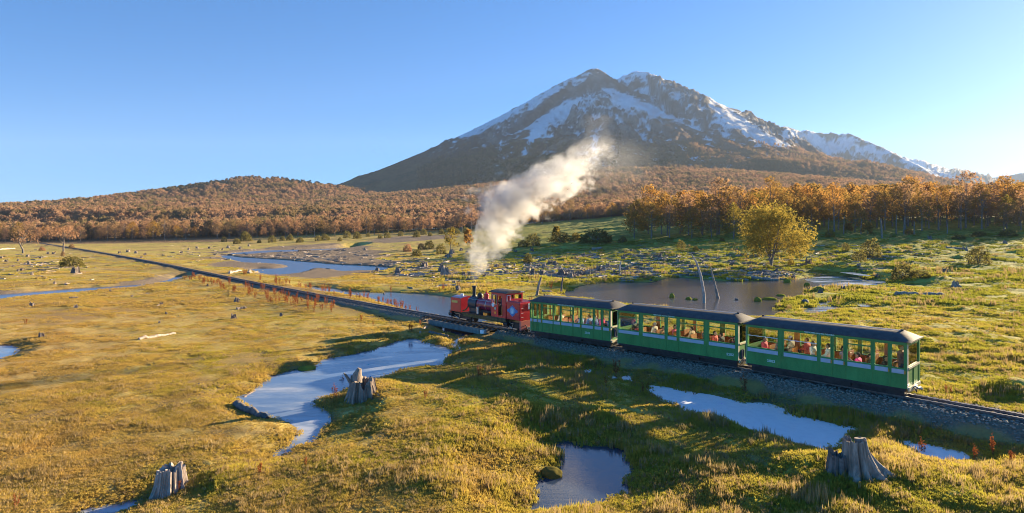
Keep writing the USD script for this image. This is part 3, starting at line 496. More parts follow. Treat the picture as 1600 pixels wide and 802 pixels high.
# ---------------------------------------------------------------- trees
def leaf_quads(c, size, r, up=0.3):
    n = len(c); a = r.normal(size=(n, 3)); a /= np.linalg.norm(a, axis=1, keepdims=True); b = r.normal(size=(n, 3)); b[:, 2] += up
    b -= (a * b).sum(1, keepdims=True) * a; b /= np.linalg.norm(b, axis=1, keepdims=True) + 1e-9
    s = size * r.uniform(0.6, 1.4, (n, 1)); s2 = s * r.uniform(0.5, 0.9, (n, 1))
    v = np.stack([c - a * s, c - b * s2 * 0.6 + a * s * 0.1, c + a * s, c + b * s2 * 0.6], 1).reshape(-1, 3); k = np.arange(n)[:, None] * 4
    return trimesh.Trimesh(v, np.vstack([k + [0, 1, 2], k + [0, 2, 3]]), process=False)
def tree_mesh(h, rad, base, seed, nclump=11, nleaf=700, size=0.32, flat=0.75, lean=0.0, multi=1, tr=None, low=0.0):
    r = np.random.default_rng(seed); tr = tr or h * 0.0135; wood = []; cl = []
    ch = h - base
    for k in range(nclump):
        th = k * 2.4 + r.uniform(-0.5, 0.5); f = (k + 0.5) / nclump; zz = base + ch * (low + (1 - low) * (0.16 + 0.72 * f)); env = math.sin(math.pi * min(1, max(0.12, 0.30 + 0.62 * f))) ** 0.7
        rr = rad * env * r.uniform(0.35, 0.85); cl.append((np.array([rr * math.cos(th), rr * math.sin(th), zz]), rad * r.uniform(0.30, 0.50)))
    cl.append((np.array([r.uniform(-.2, .2) * rad, r.uniform(-.2, .2) * rad, h - rad * 0.30]), rad * 0.36))
    stems = []
    for m in range(multi):
        an = r.uniform(0, 6.28); off = (0.0 if multi == 1 else rad * 0.45)
        p = np.array([[0, 0, -0.4], [0.1 * off * math.cos(an), 0.1 * off * math.sin(an), h * 0.15], [off * .6 * math.cos(an) + r.normal() * rad * .05 + lean, off * .6 * math.sin(an), h * 0.45], [off * math.cos(an) + r.normal() * rad * 0.1 + lean, off * math.sin(an), h * 0.82]])
        wood.append(tube(p, [tr * 1.35, tr, tr * 0.65, tr * 0.2], 6, False)); stems.append(p)
    for c, s in cl:
        p = stems[r.integers(len(stems))]; f = r.uniform(0.3, 0.65); q = p[1] + (p[3] - p[1]) * f
        if q[2] > c[2] - 0.2: q = p[1] + (p[3] - p[1]) * max(0.05, (c[2] - h * 0.15) / h * 0.6)
        wood.append(tube([q, (q + c) / 2 + [0, 0, -0.06 * h], c], [tr * 0.45, tr * 0.28, tr * 0.10], 4, False))
    per = nleaf // len(cl); L = []
    for c, s in cl:
        d = r.normal(size=(per, 3)); d /= np.linalg.norm(d, axis=1, keepdims=True); d *= (s * r.uniform(0.35, 1.12, (per, 1)) ** 0.7); d[:, 2] *= flat
        L.append(c + d)
    return cat(wood), leaf_quads(np.vstack(L), size, r)
def make_tree(name, label, category, group, loc, rz, sc, W, Lf, mt, wood=None):
    t = thing(name, label, category, group, loc=loc, rz=rz, scale=sc)
    part(t, 'trunk', W, wood or M_bark); part(t, 'crown', Lf, mt)
    return t
front_y = lambda t: np.interp(t, [-1.3, -.75, -.43, -.3, -.1, .05, .195, .20, .205, .38, .42, .9, 1.3], [400, 400, 405, 410, 428, 450, 460, 330, 186, 182, 200, 192, 190])
allz = lambda x, y: np.where(y < 519.5, zat(x, np.minimum(y, 519)), farz(x, np.maximum(y, 520)))
protos = {}
M_round = foliage('olive_gold_leaves', [(0.2, (0.19, 0.155, 0.034)), (0.45, (0.38, 0.285, 0.055)), (0.62, (0.50, 0.35, 0.062)), (0.8, (0.40, 0.33, 0.075))], 0.25, 0.4, 1.0)
KINDS = {'rust': ('rust-brown broadleaf tree', M_rust), 'orange': ('golden orange broadleaf tree', M_orange), 'yellow': ('yellow-green leafy tree', M_yellow)}
TREES = [('rust', tree_mesh(14, 5.0, 1.6, 11, 13, 860, .38)), ('rust', tree_mesh(12, 4.6, 1.2, 12, 12, 800, .38, .9)), ('rust', tree_mesh(15.5, 4.4, 2.6, 13, 14, 820, .38, .7)), ('orange', tree_mesh(16, 5.0, 2.4, 14, 15, 960, .37, .7)), ('orange', tree_mesh(13, 4.8, 1.4, 15, 13, 880, .38)),
         ('orange', tree_mesh(18.5, 4.4, 5.5, 16, 12, 800, .37, .65)), ('rust', tree_mesh(17.5, 4.8, 4.0, 17, 14, 900, .38, .6)), ('yellow', tree_mesh(12, 3.9, 0.8, 18, 12, 860, .35, .9))]
placed = np.zeros((0, 2))
def front_tree(k, loc, rz, sc, where, group):
    nm, mt = KINDS[TREES[k][0]]; label = f'{nm} {where}'
    if k not in protos:
        protos[k] = make_tree('forest_tree', label, 'tree', group, loc, rz, sc, *TREES[k][1], mt)
    else:
        thing('forest_tree', label, 'tree', group, loc=loc, rz=rz, scale=sc, ref=protos[k])
r = np.random.default_rng(21)
# front rows of the wood, tree by tree: left and centre, then the taller wood on the right
cnt = 0
for row in range(2):
    t = -0.90
    while t < 0.20:
        y = float(front_y(t)) + row * 16 + r.uniform(-9, 12); x = t * y
        if not (row == 0 and r.random() < 0.10):
            k = int(r.choice([0, 1, 2, 0, 1, 2, 4, 6])); sc = r.uniform(0.62, 1.12); z = float(allz(np.array([x]), np.array([y]))[0])
            front_tree(k, (x, y, z - .1), r.uniform(0, 6.28), sc, 'in the front rows of the wood across the valley', f'{TREES[k][0]} trees at the edge of the far wood')
            placed = np.vstack([placed, [x, y]]); cnt += 1
        t += r.uniform(5.0, 9.0) / y
for row in range(3):
    t = 0.205
    while t < 0.93:
        y = float(front_y(t)) + row * 10 + r.uniform(-5, 7); x = t * y
        k = int(r.choice([3, 4, 5, 6, 0, 3, 4, 7])) if t > 0.37 else int(r.choice([3, 4, 6, 1, 7, 3])); sc = r.uniform(0.66, 1.14) * (1.02 if t < 0.37 else 1.0) * (0.85 if row == 0 else 1.05)
        front_tree(k, (x, y, float(zat(x, y)[0]) - .1), r.uniform(0, 6.28), sc, 'in the front rows of the tall wood on the right', f'{TREES[k][0]} trees at the edge of the tall wood')
        placed = np.vstack([placed, [x, y]]); cnt += 1
        t += r.uniform(4.6, 7.6) / y
# the rest of the forest as one mass of instanced trees
def scatter(name, label, protomeshes, pts, scales, rots, ids, category=None, kind='stuff', tilt=None):
    pi = UsdGeom.PointInstancer.Define(stage, numbered('/World', name)); p = pi.GetPrim(); data(p, label=label, category=category, kind=kind)
    pr = []
    for i, ms in enumerate(protomeshes):
        x = UsdGeom.Xform.Define(stage, f'{p.GetPath()}/kinds/kind_{i:03d}')
        for j, (m, mt) in enumerate(ms): usdkit.mesh(stage, f'{x.GetPath()}/piece_{j:03d}', m, mt)
        pr.append(x.GetPath())
    pi.CreatePrototypesRel().SetTargets(pr)
    pi.CreatePositionsAttr(Vt.Vec3fArray.FromNumpy(np.asarray(pts, np.float32))); pi.CreateProtoIndicesAttr(Vt.IntArray.FromNumpy(np.asarray(ids, np.int32)))
    s = np.asarray(scales, np.float32); s = np.repeat(s[:, None], 3, 1) if s.ndim == 1 else s
    pi.CreateScalesAttr(Vt.Vec3fArray.FromNumpy(s))
    q = np.zeros((len(pts), 4), np.float16); h = np.asarray(rots) / 2
    pi.CreateOrientationsAttr(Vt.QuathArray([Gf.Quath(float(math.cos(a)), 0, 0, float(math.sin(a))) for a in h]))
    return p
lowp = []
for i, (hh, rr) in enumerate([(12, 4.6), (11, 5.0), (13, 4.2), (12, 5.2), (10, 4.4), (13, 4.8)]):
    W, Lf = tree_mesh(hh, rr, 1.4, 40 + i, 9, 240, 0.85, .75); lowp.append([(W, M_bark), (Lf, M_rusty2)])
W, Lf = tree_mesh(12, 4.8, 2.5, 50, 10, 420, 0.62, .7); lowp.append([(W, M_bark), (Lf, M_orange)])
W, Lf = tree_mesh(15, 5.0, 4.0, 51, 10, 420, 0.62, .7); lowp.append([(W, M_bark), (Lf, M_orange)])
N = 230000
tt = r.uniform(-0.95, 1.0, N); yy = np.sqrt(r.uniform(0, 1, N) * (2350.0 ** 2 - 180.0 ** 2) + 180.0 ** 2); xx_ = tt * yy
fy = front_y(tt); keep = yy > fy + np.where(tt > .2, 30, 28)
keep &= r.random(N) < np.interp(yy, [200, 700, 1200, 1750, 2350], [0.95, 0.75, 0.46, 0.26, 0.12])
keep &= ~((tt > 0.21) & (yy > 420) & (yy < 900) & (r.random(N) < 0.6))
tt, yy, xx_ = tt[keep], yy[keep], xx_[keep]
gap = fb(xx_, yy, 45, 3, 90); keep = (gap > 0.36) & ~((tt > .19) & (tt < .30) & (yy > 212) & (yy < 425) & (r.random(len(yy)) < .85)) & ~((tt > .2) & (yy < 420) & (r.random(len(yy)) < .55)); xx_, yy, tt = xx_[keep], yy[keep], tt[keep]
zz = allz(xx_, yy); keep = (zz < 300 + 90 * fb(xx_, yy, 80, 2, 91)) & ((yy < 1750) | (tt > -.16)); xx_, yy, tt, zz = xx_[keep], yy[keep], tt[keep], zz[keep]
sc = r.uniform(0.6, 1.15, len(xx_)) * np.interp(yy, [200, 700, 1700, 2400], [1.0, 1.0, 1.12, 1.25]) * np.interp(zz, [150, 330], [1, .7])
ids = r.integers(0, 6, len(xx_)); near_r = (tt > 0.2) & (yy < 420); ids = np.where(near_r, r.integers(6, 8, len(xx_)), ids)
scatter('forest', 'autumn forest covering the valley slopes and foothills', lowp, np.stack([xx_, yy, zz - 0.3], 1), sc, r.uniform(0, 6.28, len(xx_)), ids, 'forest')
NFOREST = len(xx_)

# single trees and shrubs out on the meadow
def at(u, v): return hit(u, v)
def height_m(px, p): return px * p[1] / F
p = at(1205, 417)
W, Lf = tree_mesh(height_m(97, p), height_m(55, p), 1.2, 61, 34, 10500, 0.23, .8, multi=6, tr=.15, low=0.02)
make_tree('round_tree', 'broad yellow-orange tree with many stems standing alone by the brown pond', 'tree', None, p - [0, 0, .1], 0.4, 1, W, Lf, M_round)
p = at(99, 397)
W, Lf = tree_mesh(height_m(45, p), height_m(20, p), height_m(23, p), 62, 9, 520, .28, .45, tr=.26)
make_tree('flat_topped_tree', 'flat-topped rust tree on a bare trunk at the left field', 'tree', None, p - [0, 0, .1], 0, 1, W, Lf, M_rust)
p = at(36, 396)
W, Lf = tree_mesh(height_m(38, p), height_m(20, p), height_m(14, p), 63, 10, 420, .28, .7, tr=.28, lean=-.8)
make_tree('leaning_tree', 'thin leaning brown tree near the left edge beside a fallen trunk', 'tree', None, p - [0, 0, .1], 1, 1, W, Lf, M_rust)
for u, v, hp, wp, mt, lb in [(704, 391, 37, 13, M_yellow, 'yellow-green cone-shaped young tree left of the steam plume'), (731, 384, 26, 9, M_orange, 'slim orange young tree just left of the steam plume'), (869, 370, 17, 7, M_yellow, 'small yellow young tree right of the steam plume at the far wood'), (1007, 362, 16, 7, M_orange, 'small pinkish-orange tree at the left end of the tall wood'),
                           (1324, 362, 14, 7, M_orange, 'small bright red-orange sapling under the tall wood'), (1356, 366, 20, 10, M_orange, 'pinkish round sapling in front of the tall wood beside a bare dead trunk')]:
    p = at(u, v); W, Lf = tree_mesh(height_m(hp, p), height_m(wp, p), height_m(hp, p) * .08, 64 + u, 9, 420, height_m(1.9, p), .9, low=.0)
    make_tree('young_tree', lb, 'tree', None, p - [0, 0, .1], 0, 1, W, Lf, mt)
def shrub_mesh(w, h, seed, n, size):
    r_ = np.random.default_rng(seed); d = r_.normal(size=(n, 3)); d[:, 2] = np.abs(d[:, 2]) * 1.0 - 0.15; d /= np.linalg.norm(d, axis=1, keepdims=True)
    k = meshkit.noise(d * 2.3 + seed) * 0.45 + 0.70; rr = r_.uniform(0.40, 1.0, n) ** 0.4 * k
    c = d * rr[:, None] * [w / 2, w / 2, h * 0.92] + [0, 0, h * 0.10]; c[:, 2] = np.maximum(c[:, 2], 0.03)
    stems = [tube([[0, 0, -.1], [math.cos(a) * w * .12, math.sin(a) * w * .12, h * .4], [math.cos(a) * w * .3, math.sin(a) * w * .3, h * .75]], [w * .02, w * .013, w * .005], 4, False) for a in np.arange(6) * 1.05 + seed]
    return cat(stems), leaf_quads(c, size, r_)
SHR = [shrub_mesh(2.0, 1.5, 70, 950, .10), shrub_mesh(2.4, 1.4, 71, 1100, .105), shrub_mesh(2.0, 1.7, 72, 950, .10)]
shr_p = {}
def shrub(u, v, wp, hp, label, mt=None, group=None):
    p = at(u, v); W = height_m(wp, p); H = height_m(hp, p); k = int(u) % 3
    key = (k, 0 if mt is None else id(mt)); s = (W / 2.1, W / 2.1, H / 1.5)
    if key not in shr_p:
        t = thing('shrub', label, 'shrub', group, loc=p - [0, 0, .05], rz=u % 6, scale=s); part(t, 'stems', SHR[k][0], M_bark); part(t, 'foliage', SHR[k][1], mt or M_bush); shr_p[key] = t
    else: thing('shrub', label, 'shrub', group, loc=p - [0, 0, .05], rz=u % 6, scale=s, ref=shr_p[key])
for u, v, wp, hp, lb, mt in [
    (1361, 401, 33, 26, 'dense round olive shrub on the right meadow beside the upper snow patch', None), (1343, 409, 23, 17, 'smaller round olive shrub touching the larger one by the snow', None), (1411, 437, 32, 28, 'dense round shrub right of the snow tongue, nearest of the round shrubs', None),
    (1529, 412, 36, 25, 'wide round olive shrub alone near the right edge', None), (1438, 433, 30, 12, 'low straggling shrub right of the nearest round shrub', None), (1236, 414, 12, 10, 'small yellowish shrub right of the lone round tree', M_yellow), (1498, 374, 18, 8, 'low dark shrub in front of the tall wood near a long log', None), (1530, 370, 26, 9, 'wide low shrub at the foot of the tall wood near the right edge', None), (1575, 369, 30, 10, 'grey-green low shrub at the foot of the tall wood at the right edge', None),
    (1297, 370, 14, 12, 'small golden bush at the left foot of the tall wood', M_yellow), (1420, 366, 14, 9, 'golden brown bush under the tall wood among pale trunks', M_orange), (1322, 392, 12, 12, 'thin upright bush left of the dense round shrub', None),
    (825, 411, 19, 16, 'dark round bush right of the steam plume on golden grass', None), (817, 386, 15, 12, 'small round bush at the right side of the steam plume', None), (833, 384, 26, 18, 'dark bush behind the steam plume, right of a smaller one', None), (876, 378, 46, 16, 'long dark green thicket right of the steam plume', None), (931, 379, 50, 22, 'second long dark thicket, farther from the steam plume', None), (973, 379, 14, 10, 'small dark bush between the thicket and the tall wood', None), (900, 376, 20, 13, 'olive bush between the two long thickets', M_yellow),
    (1064, 389, 15, 13, 'round dark bush below the left end of the tall wood', None), (1087, 392, 9, 8, 'small yellow-green bush right of the round dark one below the wood', M_yellow), (689, 397, 18, 15, 'round green bush beside the yellow-green cone-shaped tree', None), (671, 389, 17, 12, 'olive bush left of the round green bush near the plume', M_yellow), (637, 393, 14, 12, 'brown bush on the far river bank, leftmost of three', M_rust), (651, 401, 22, 12, 'dark sprawling bush below the olive bush near the plume', None), (658, 390, 12, 10, 'small brown bush between two olive bushes', M_rust),
    (112, 417, 33, 17, 'wide dark bush behind a broken stump at the left field', None), (66, 392, 11, 7, 'small brown bush between two lone trees at the left', M_rust), (112, 388, 8, 7, 'tiny brown bush right of the flat-topped tree', M_rust), (98, 400, 6, 7, 'reddish tuft at the foot of the flat-topped tree', M_rust)]: shrub(u, v, wp, hp, lb, mt)
ORD = ['leftmost'] + [w + ' from the left' for w in 'second third fourth fifth sixth seventh eighth ninth tenth eleventh twelfth thirteenth fourteenth fifteenth sixteenth seventeenth eighteenth nineteenth twentieth twenty-first twenty-second twenty-third twenty-fourth twenty-fifth twenty-sixth twenty-seventh twenty-eighth twenty-ninth thirtieth'.split()]
SORD = ORD
for i, (u, v, wp) in enumerate([(350, 378, 10), (370, 381, 12), (384, 377, 22), (405, 380, 8), (425, 379, 14), (441, 376, 10), (453, 376, 14), (469, 379, 12), (497, 377, 12), (508, 376, 15), (531, 377, 9), (542, 372, 14), (558, 373, 16), (575, 370, 8), (589, 365, 9), (594, 373, 10), (605, 372, 12), (626, 369, 10), (651, 371, 15), (662, 367, 12), (672, 369, 9), (690, 366, 12), (712, 366, 14), (728, 364, 12), (1128, 378, 10), (1170, 376, 9)]):
    shrub(u, v, wp, wp * .72, 'dark green shrub, ' + SORD[i] + ' in the loose row before the far woods', None, 'shrubs before the far wood')

# ---------------------------------------------------------------- rusty dock plants
def dock_mesh(seed):
    r_ = np.random.default_rng(seed); st, fl = [], []
    for s in range(r_.integers(2, 5)):
        a = r_.uniform(0, 6.28); b = np.array([math.cos(a), math.sin(a), 0]) * r_.uniform(0.02, 0.22); hh = r_.uniform(.65, 1.05)
        st.append(tube([[b[0] * .3, b[1] * .3, -.05], b + [0, 0, hh]], [.012, .006], 4, False))
        n = 46; f = r_.uniform(.30, 1.0, n); c = np.stack([b[0] * (.3 + .7 * f), b[1] * (.3 + .7 * f), f * hh], 1) + r_.normal(size=(n, 3)) * .035; fl.append(c)
    a = r_.uniform(0, 6.28, 10); fl.append(np.stack([np.cos(a) * .13, np.sin(a) * .13, np.full(10, .08)], 1))
    return cat(st), leaf_quads(np.vstack(fl), .042, r_, 1.0)
DOCK = [dock_mesh(s) for s in range(5)]; dock_p = {}
def dock(u, v, hp, label, group=None, p=None):
    p = at(u, v) if p is None else p; k = int(abs(u) * 7 + abs(v)) % 5; s = height_m(hp, p)
    if k not in dock_p:
        t = thing('dock_plant', label, 'plant', group, loc=p, rz=u, scale=s); part(t, 'stems', DOCK[k][0], M_rust); part(t, 'seed_heads', DOCK[k][1], M_dock); dock_p[k] = t
    else: thing('dock_plant', label, 'plant', group, loc=p, rz=u, scale=s, ref=dock_p[k])
for u, v, hp, lb in [(1441, 713, 31, 'tall rust-red dock plant standing in the small snow patch'), (1523, 719, 26, 'bent rusty dock plant at the right end of the small snow patch'), (1552, 711, 34, 'upright rusty dock plant on the ballast slope, second from the right edge'), (1580, 727, 30, 'rusty dock plant nearest the right edge'), (1478, 615, 15, 'left one of two thin dock plants in the sunlit grass behind the rear coach'), (1485, 616, 13, 'right one of two thin dock plants in the sunlit grass behind the rear coach'),
                     (964, 590, 30, 'tallest rusty dock plant among the snow scraps'), (946, 604, 16, 'rusty dock plant left of the middle snow scraps'), (931, 579, 13, 'short dock plant above the leftmost snow scraps'), (1005, 616, 18, 'dark red dock clump at the tip of the long snow bank'), (1012, 612, 14, 'dock stem standing at the snow bank tip'), (1085, 622, 11, 'dry red dock stalk poking out of the long snow bank, left one'), (1176, 648, 10, 'dry red dock stalk poking out of the long snow bank, right one'), (1164, 612, 30, 'rusty dock plant on the ballast below the gap between the rear coaches'),
                     (750, 593, 22, 'orange-red dock plant on the shaded bank below the cab'), (665, 622, 15, 'rusty dock plant on the sunlit bank right of the tall split stump'), (718, 560, 14, 'orange dock plant at the right end of the frozen pond'), (643, 519, 17, 'orange dock clump at the far edge of the frozen pond'), (639, 517, 13, 'left dock stalk by the far edge of the frozen pond'), (524, 622, 24, 'left dock stalk at the left of the tall split stump'), (534, 607, 21, 'right dock stalk at the left of the tall split stump'), (563, 622, 13, 'short dock stalk in front of the tall split stump'),
                     (478, 729, 18, 'rusty dock stalk at the outlet of the frozen pond'), (405, 742, 25, 'thin dock stalk left of the pond outlet'), (24, 798, 26, 'red dock clump in the lower left corner'), (40, 507, 12, 'lone red dock plant in the left field'), (278, 772, 24, 'thin dock stalk in front of the fluted stump'), (565, 502, 14, 'dock stalk on the near track bank, nearest of its row'), (583, 510, 10, 'short dock stalk below the near track bank'), (657, 509, 10, 'dock stalk under the bridge end'), (760, 460, 10, 'orange dock plant behind the dome of the engine')]:
    dock(u, v, hp, lb)
r = np.random.default_rng(33)
for i in range(120):
    side = 1 if i % 5 < 3 else -1; u = r.uniform(335, 700) if side < 0 else r.uniform(330, 585); s = arc_at_u(u); o = side * (r.uniform(2.2, 5.6) if side > 0 else r.uniform(1.9, 4.4)); c, _ = on_track(s, o)
    if side < 0 and BR0 - 1 < s < BR1 + 1: continue
    z = float(zat(*c)[0])
    if z < -1.02: continue
    dock(u, i, F / c[1] * r.uniform(.65, 1.2), 'rust-red dock plant beside the straight track left of the engine', 'dock plants along the track', np.array([*c, z]))
for i in range(16):
    q = unproj(r.choice([712, 705, 818, 690, 850, 640, 655, 610]) + r.normal() * 9, r.uniform(455, 466) if i % 2 else r.uniform(468, 488), -.9); z = float(zat(*q)[0])
    if z > -1.02: dock(q[0], i, F / q[1] * r.uniform(.7, 1.2), 'orange dock plant on the grassy shore behind the engine', 'dock plants behind the engine', np.array([*q, z]))

# ---------------------------------------------------------------- stumps, logs, dead trunks, rocks
def stump_mesh(rad, h, seed, nt=28, nh=9, flare=0.7, jag=0.5, lobes=5, lean=(0, 0), flute=0.12, roots=None, split=None):
    r_ = np.random.default_rng(seed); th = np.arange(nt) * 2 * np.pi / nt; ph = r_.uniform(0, 6.28, 4)
    lob = 0.5 + 0.5 * np.cos(lobes * th + ph[0] + 0.6 * np.sin(th + ph[1])); fl = flute * (np.cos((lobes * 2 + 1) * th + ph[2]) + 0.7 * np.cos((lobes * 3 + 2) * th + ph[3])) + r_.normal(size=nt) * flute * 0.35
    topj = 1 + jag * (fb(np.cos(th) * 2.2, np.sin(th) * 2.2, 1.0, 3, seed) - 0.55) * 1.8 + r_.normal(size=nt) * jag * .10
    if split is not None:
        for a, w, dz in split: topj += dz * np.exp(-(np.angle(np.exp(1j * (th - a))) / w) ** 2)
    rows = []
    qs = np.linspace(0, 1, nh) ** 1.3
    for q in qs:
        g = (1 - q) ** 3
        rr = rad * (0.82 + 0.18 * (1 - q) + fl * (0.6 + 0.6 * (1 - q)) + flare * g * (0.25 + lob))
        if roots is not None:
            for a, w, ext in roots: rr = rr + rad * ext * np.exp(-(np.angle(np.exp(1j * (th - a))) / w) ** 2) * (1 - q) ** 2.0
        z = -0.15 + (h * topj + 0.15) * q
        rows.append(np.stack([rr * np.cos(th) + lean[0] * q * h, rr * np.sin(th) + lean[1] * q * h, z], 1))
    topr = rows[-1]; c = np.array([lean[0] * h, lean[1] * h, 0])
    inn = c + (topr - c) * [0.70, 0.70, 1] - [0, 0, h * 0.05]; rows.append(inn)
    inn2 = c + (topr - c) * [0.45, 0.45, 0]; inn2[:, 2] = h * 0.62 * topj.min() + 0.05 * h; rows.append(inn2)
    v = np.vstack(rows); nr = len(rows); i, j = np.meshgrid(np.arange(nr - 1), np.arange(nt), indexing='ij'); a = i * nt + j; b = i * nt + (j + 1) % nt
    f = np.vstack([np.stack([a, b, b + nt], -1).reshape(-1, 3), np.stack([a, b + nt, a + nt], -1).reshape(-1, 3)])
    k = len(v); v = np.vstack([v, [c[0], c[1], inn2[0, 2] - .02], [0, 0, -.15]]); j = np.arange(nt); e = (nr - 1) * nt
    f = np.vstack([f, np.stack([e + j, e + (j + 1) % nt, np.full(nt, k)], 1), np.stack([(j + 1) % nt, j, np.full(nt, k + 1)], 1)])
    return trimesh.Trimesh(v, f, process=False)
def log_mesh(L, r0, r1, seed, bend=.08, n=14, sides=12):
    r_ = np.random.default_rng(seed); x = np.linspace(-L / 2, L / 2, n); p = np.stack([x, bend * L * np.sin(x / L * 3 + r_.uniform(0, 6)) * .5, r_.normal(size=n) * .01 * L], 1)
    m = tube(p, np.linspace(r0, r1, n) * (1 + .12 * r_.normal(size=n)), sides); m.vertices += (meshkit.noise(m.vertices * 6 / max(r0, .05) * .2 + seed) - .5)[:, None] * r0 * .4 * r_.normal(size=m.vertices.shape) * .5
    return m
# three big stumps in front
p = at(266, 771); t = thing('tree_stump', 'fluted silver stump with splayed root ridges near the lower left corner', 'stump', loc=p, rz=-.35)
k = F / p[1]; hh = 41 / k; rr = 21 / k
part(t, 'trunk_wood', stump_mesh(rr, hh, 101, 150, 26, .34, .24, 7, (0.03, 0), .115, [(-1.1, .3, .35), (-2.0, .25, .3)], [(.3, .25, .10), (1.2, .2, .12)]), M_wood2, 40)
for a, h_ in ((0.5, 1.12), (1.0, 1.1), (2.4, .96)):
    part(t, 'splinter', tube([[rr * .78 * math.cos(a), rr * .78 * math.sin(a), hh * .55], [rr * .74 * math.cos(a), rr * .74 * math.sin(a), hh * h_]], [rr * .13, rr * .05], 7), M_wood2, 40)
p = at(566, 623); k = F / p[1]; hh = 30 / k; rr = 20 / k
t = thing('tree_stump', 'tall split stump with broken spikes on the bank of the frozen pond', 'stump', loc=p, rz=0)
part(t, 'trunk_wood', stump_mesh(rr, hh, 102, 130, 24, .08, .26, 4, (0, 0), .12, [(0.1, .22, .28), (3.0, .25, .2), (-1.4, .2, .15)], [(2.7, .5, .3), (-1.2, .25, -.35)]), M_wood, 40)
part(t, 'spike', cat(tube([[-rr * .45, .05, hh * .7], [-rr * .42, .08, hh * 1.25], [-rr * .25, .10, hh * 1.55]], [rr * .42, rr * .36, rr * .16], 9)), M_wood, 40)
part(t, 'branch_stub', tube([[-rr * .85, -.1, hh * .85], [-rr * 1.2, -.15, hh * 1.25], [-rr * 1.35, -.2, hh * 1.38]], [rr * .14, rr * .10, rr * .05], 7), M_wood, 40)
part(t, 'spike', tube([[rr * .72, -.1, hh * .75], [rr * .78, -.1, hh * 1.15]], [rr * .2, rr * .08], 8), M_wood, 40)
part(t, 'root', tube([[rr * 1.2, -rr * .3, -.1], [rr * 1.45, -rr * .35, hh * .26]], [rr * .22, rr * .2], 9), M_wood2, 40)
p = at(1338, 738); k = F / p[1]; hh = 52 / k; rr = 18.5 / k
t = thing('tree_stump', 'largest grey stump with long sprawling root, beside the snow at the lower right', 'stump', loc=p, rz=0)
part(t, 'trunk_wood', stump_mesh(rr, hh, 103, 170, 30, .50, .12, 6, (-.05, .02), .085, [(-.30, .20, 2.3), (-.78, .20, 1.7), (.1, .22, 1.4), (-2.0, .25, 1.0), (-1.4, .15, .8)], [(1.2, .2, -.3)]), M_wood, 40)
part(t, 'trunk_prong', tube([[rr * .45, .05, hh * .35], [rr * .50, .05, hh * .8], [rr * .46, .08, hh * 1.0]], [rr * .62, rr * .50, rr * .46], 14), M_wood, 40)
part(t, 'root_block', stump_mesh(rr * .72, hh * .52, 104, 50, 12, .3, .5, 4, (0, 0), .16).apply_translation([-rr * 1.45, rr * .2, 0]), M_wood3, 40)
for a, L_ in ((-.35, 2.5), (-.62, 2.1), (-2.1, 1.5)):
    part(t, 'root', tube([[rr * .6 * math.cos(a), rr * .6 * math.sin(a), hh * .38], [rr * 1.2 * math.cos(a), rr * 1.2 * math.sin(a), hh * .18], [rr * L_ * math.cos(a), rr * L_ * math.sin(a), -.08]], [rr * .24, rr * .2, rr * .08], 8), M_wood, 40)
def ragged(i):
    r_ = np.random.default_rng(400 + i); ms = [stump_mesh(.40 + .1 * (i % 3), [.8, .45, .65, 1.0, .35, .75, .5, .9][i], 120 + i, 18, 6, [.55, .8, .4, .5, .9, .45, .7, .5][i], [.8, .9, 1.0, .6, 1.0, 1.0, .9, .9][i], 3 + i % 4, ((i % 3 - 1) * .2, (i % 2) * .15), .18)]
    for k in range(2 + i % 4):
        a = r_.uniform(0, 6.28); e = r_.uniform(.45, .95); z0 = r_.uniform(.1, .4); z1 = r_.choice([-.05, .05, .5, .85]) * r_.uniform(.6, 1); ms.append(tube([[.25 * math.cos(a), .25 * math.sin(a), z0], [.7 * e * math.cos(a + .2), .7 * e * math.sin(a + .2), (z0 + z1) / 2 + .08], [e * math.cos(a + .35), e * math.sin(a + .35), z1]], [.13, .09, .035], 6))
    return cat(ms)
STU = [ragged(i) for i in range(8)]; STS = [(float(max(m.bounds[1, 0] - m.bounds[0, 0], m.bounds[1, 1] - m.bounds[0, 1])), float(m.bounds[1, 2])) for m in STU]
stu_p = {}
def stump(u, v, hp, label, wp=None, mt=None):
    p = at(u, v); k = int(u * 3 + v) % 8; H = height_m(hp, p); Wd = height_m(wp or hp * 1.5, p); key = (k, 0 if mt is None else id(mt)); s = (Wd / STS[k][0], Wd / STS[k][0], H / STS[k][1])
    if key not in stu_p: t = thing('tree_stump', label, 'stump', loc=p, rz=u, scale=s); part(t, 'trunk_wood', STU[k], mt or M_wood, 50); stu_p[key] = t
    else: thing('tree_stump', label, 'stump', loc=p, rz=u, scale=s, ref=stu_p[key])
ORD = ['leftmost'] + [w + ' from the left' for w in 'second third fourth fifth sixth seventh eighth ninth tenth eleventh twelfth thirteenth fourteenth fifteenth sixteenth seventeenth eighteenth nineteenth twentieth twenty-first twenty-second twenty-third twenty-fourth twenty-fifth twenty-sixth twenty-seventh twenty-eighth twenty-ninth thirtieth'.split()]
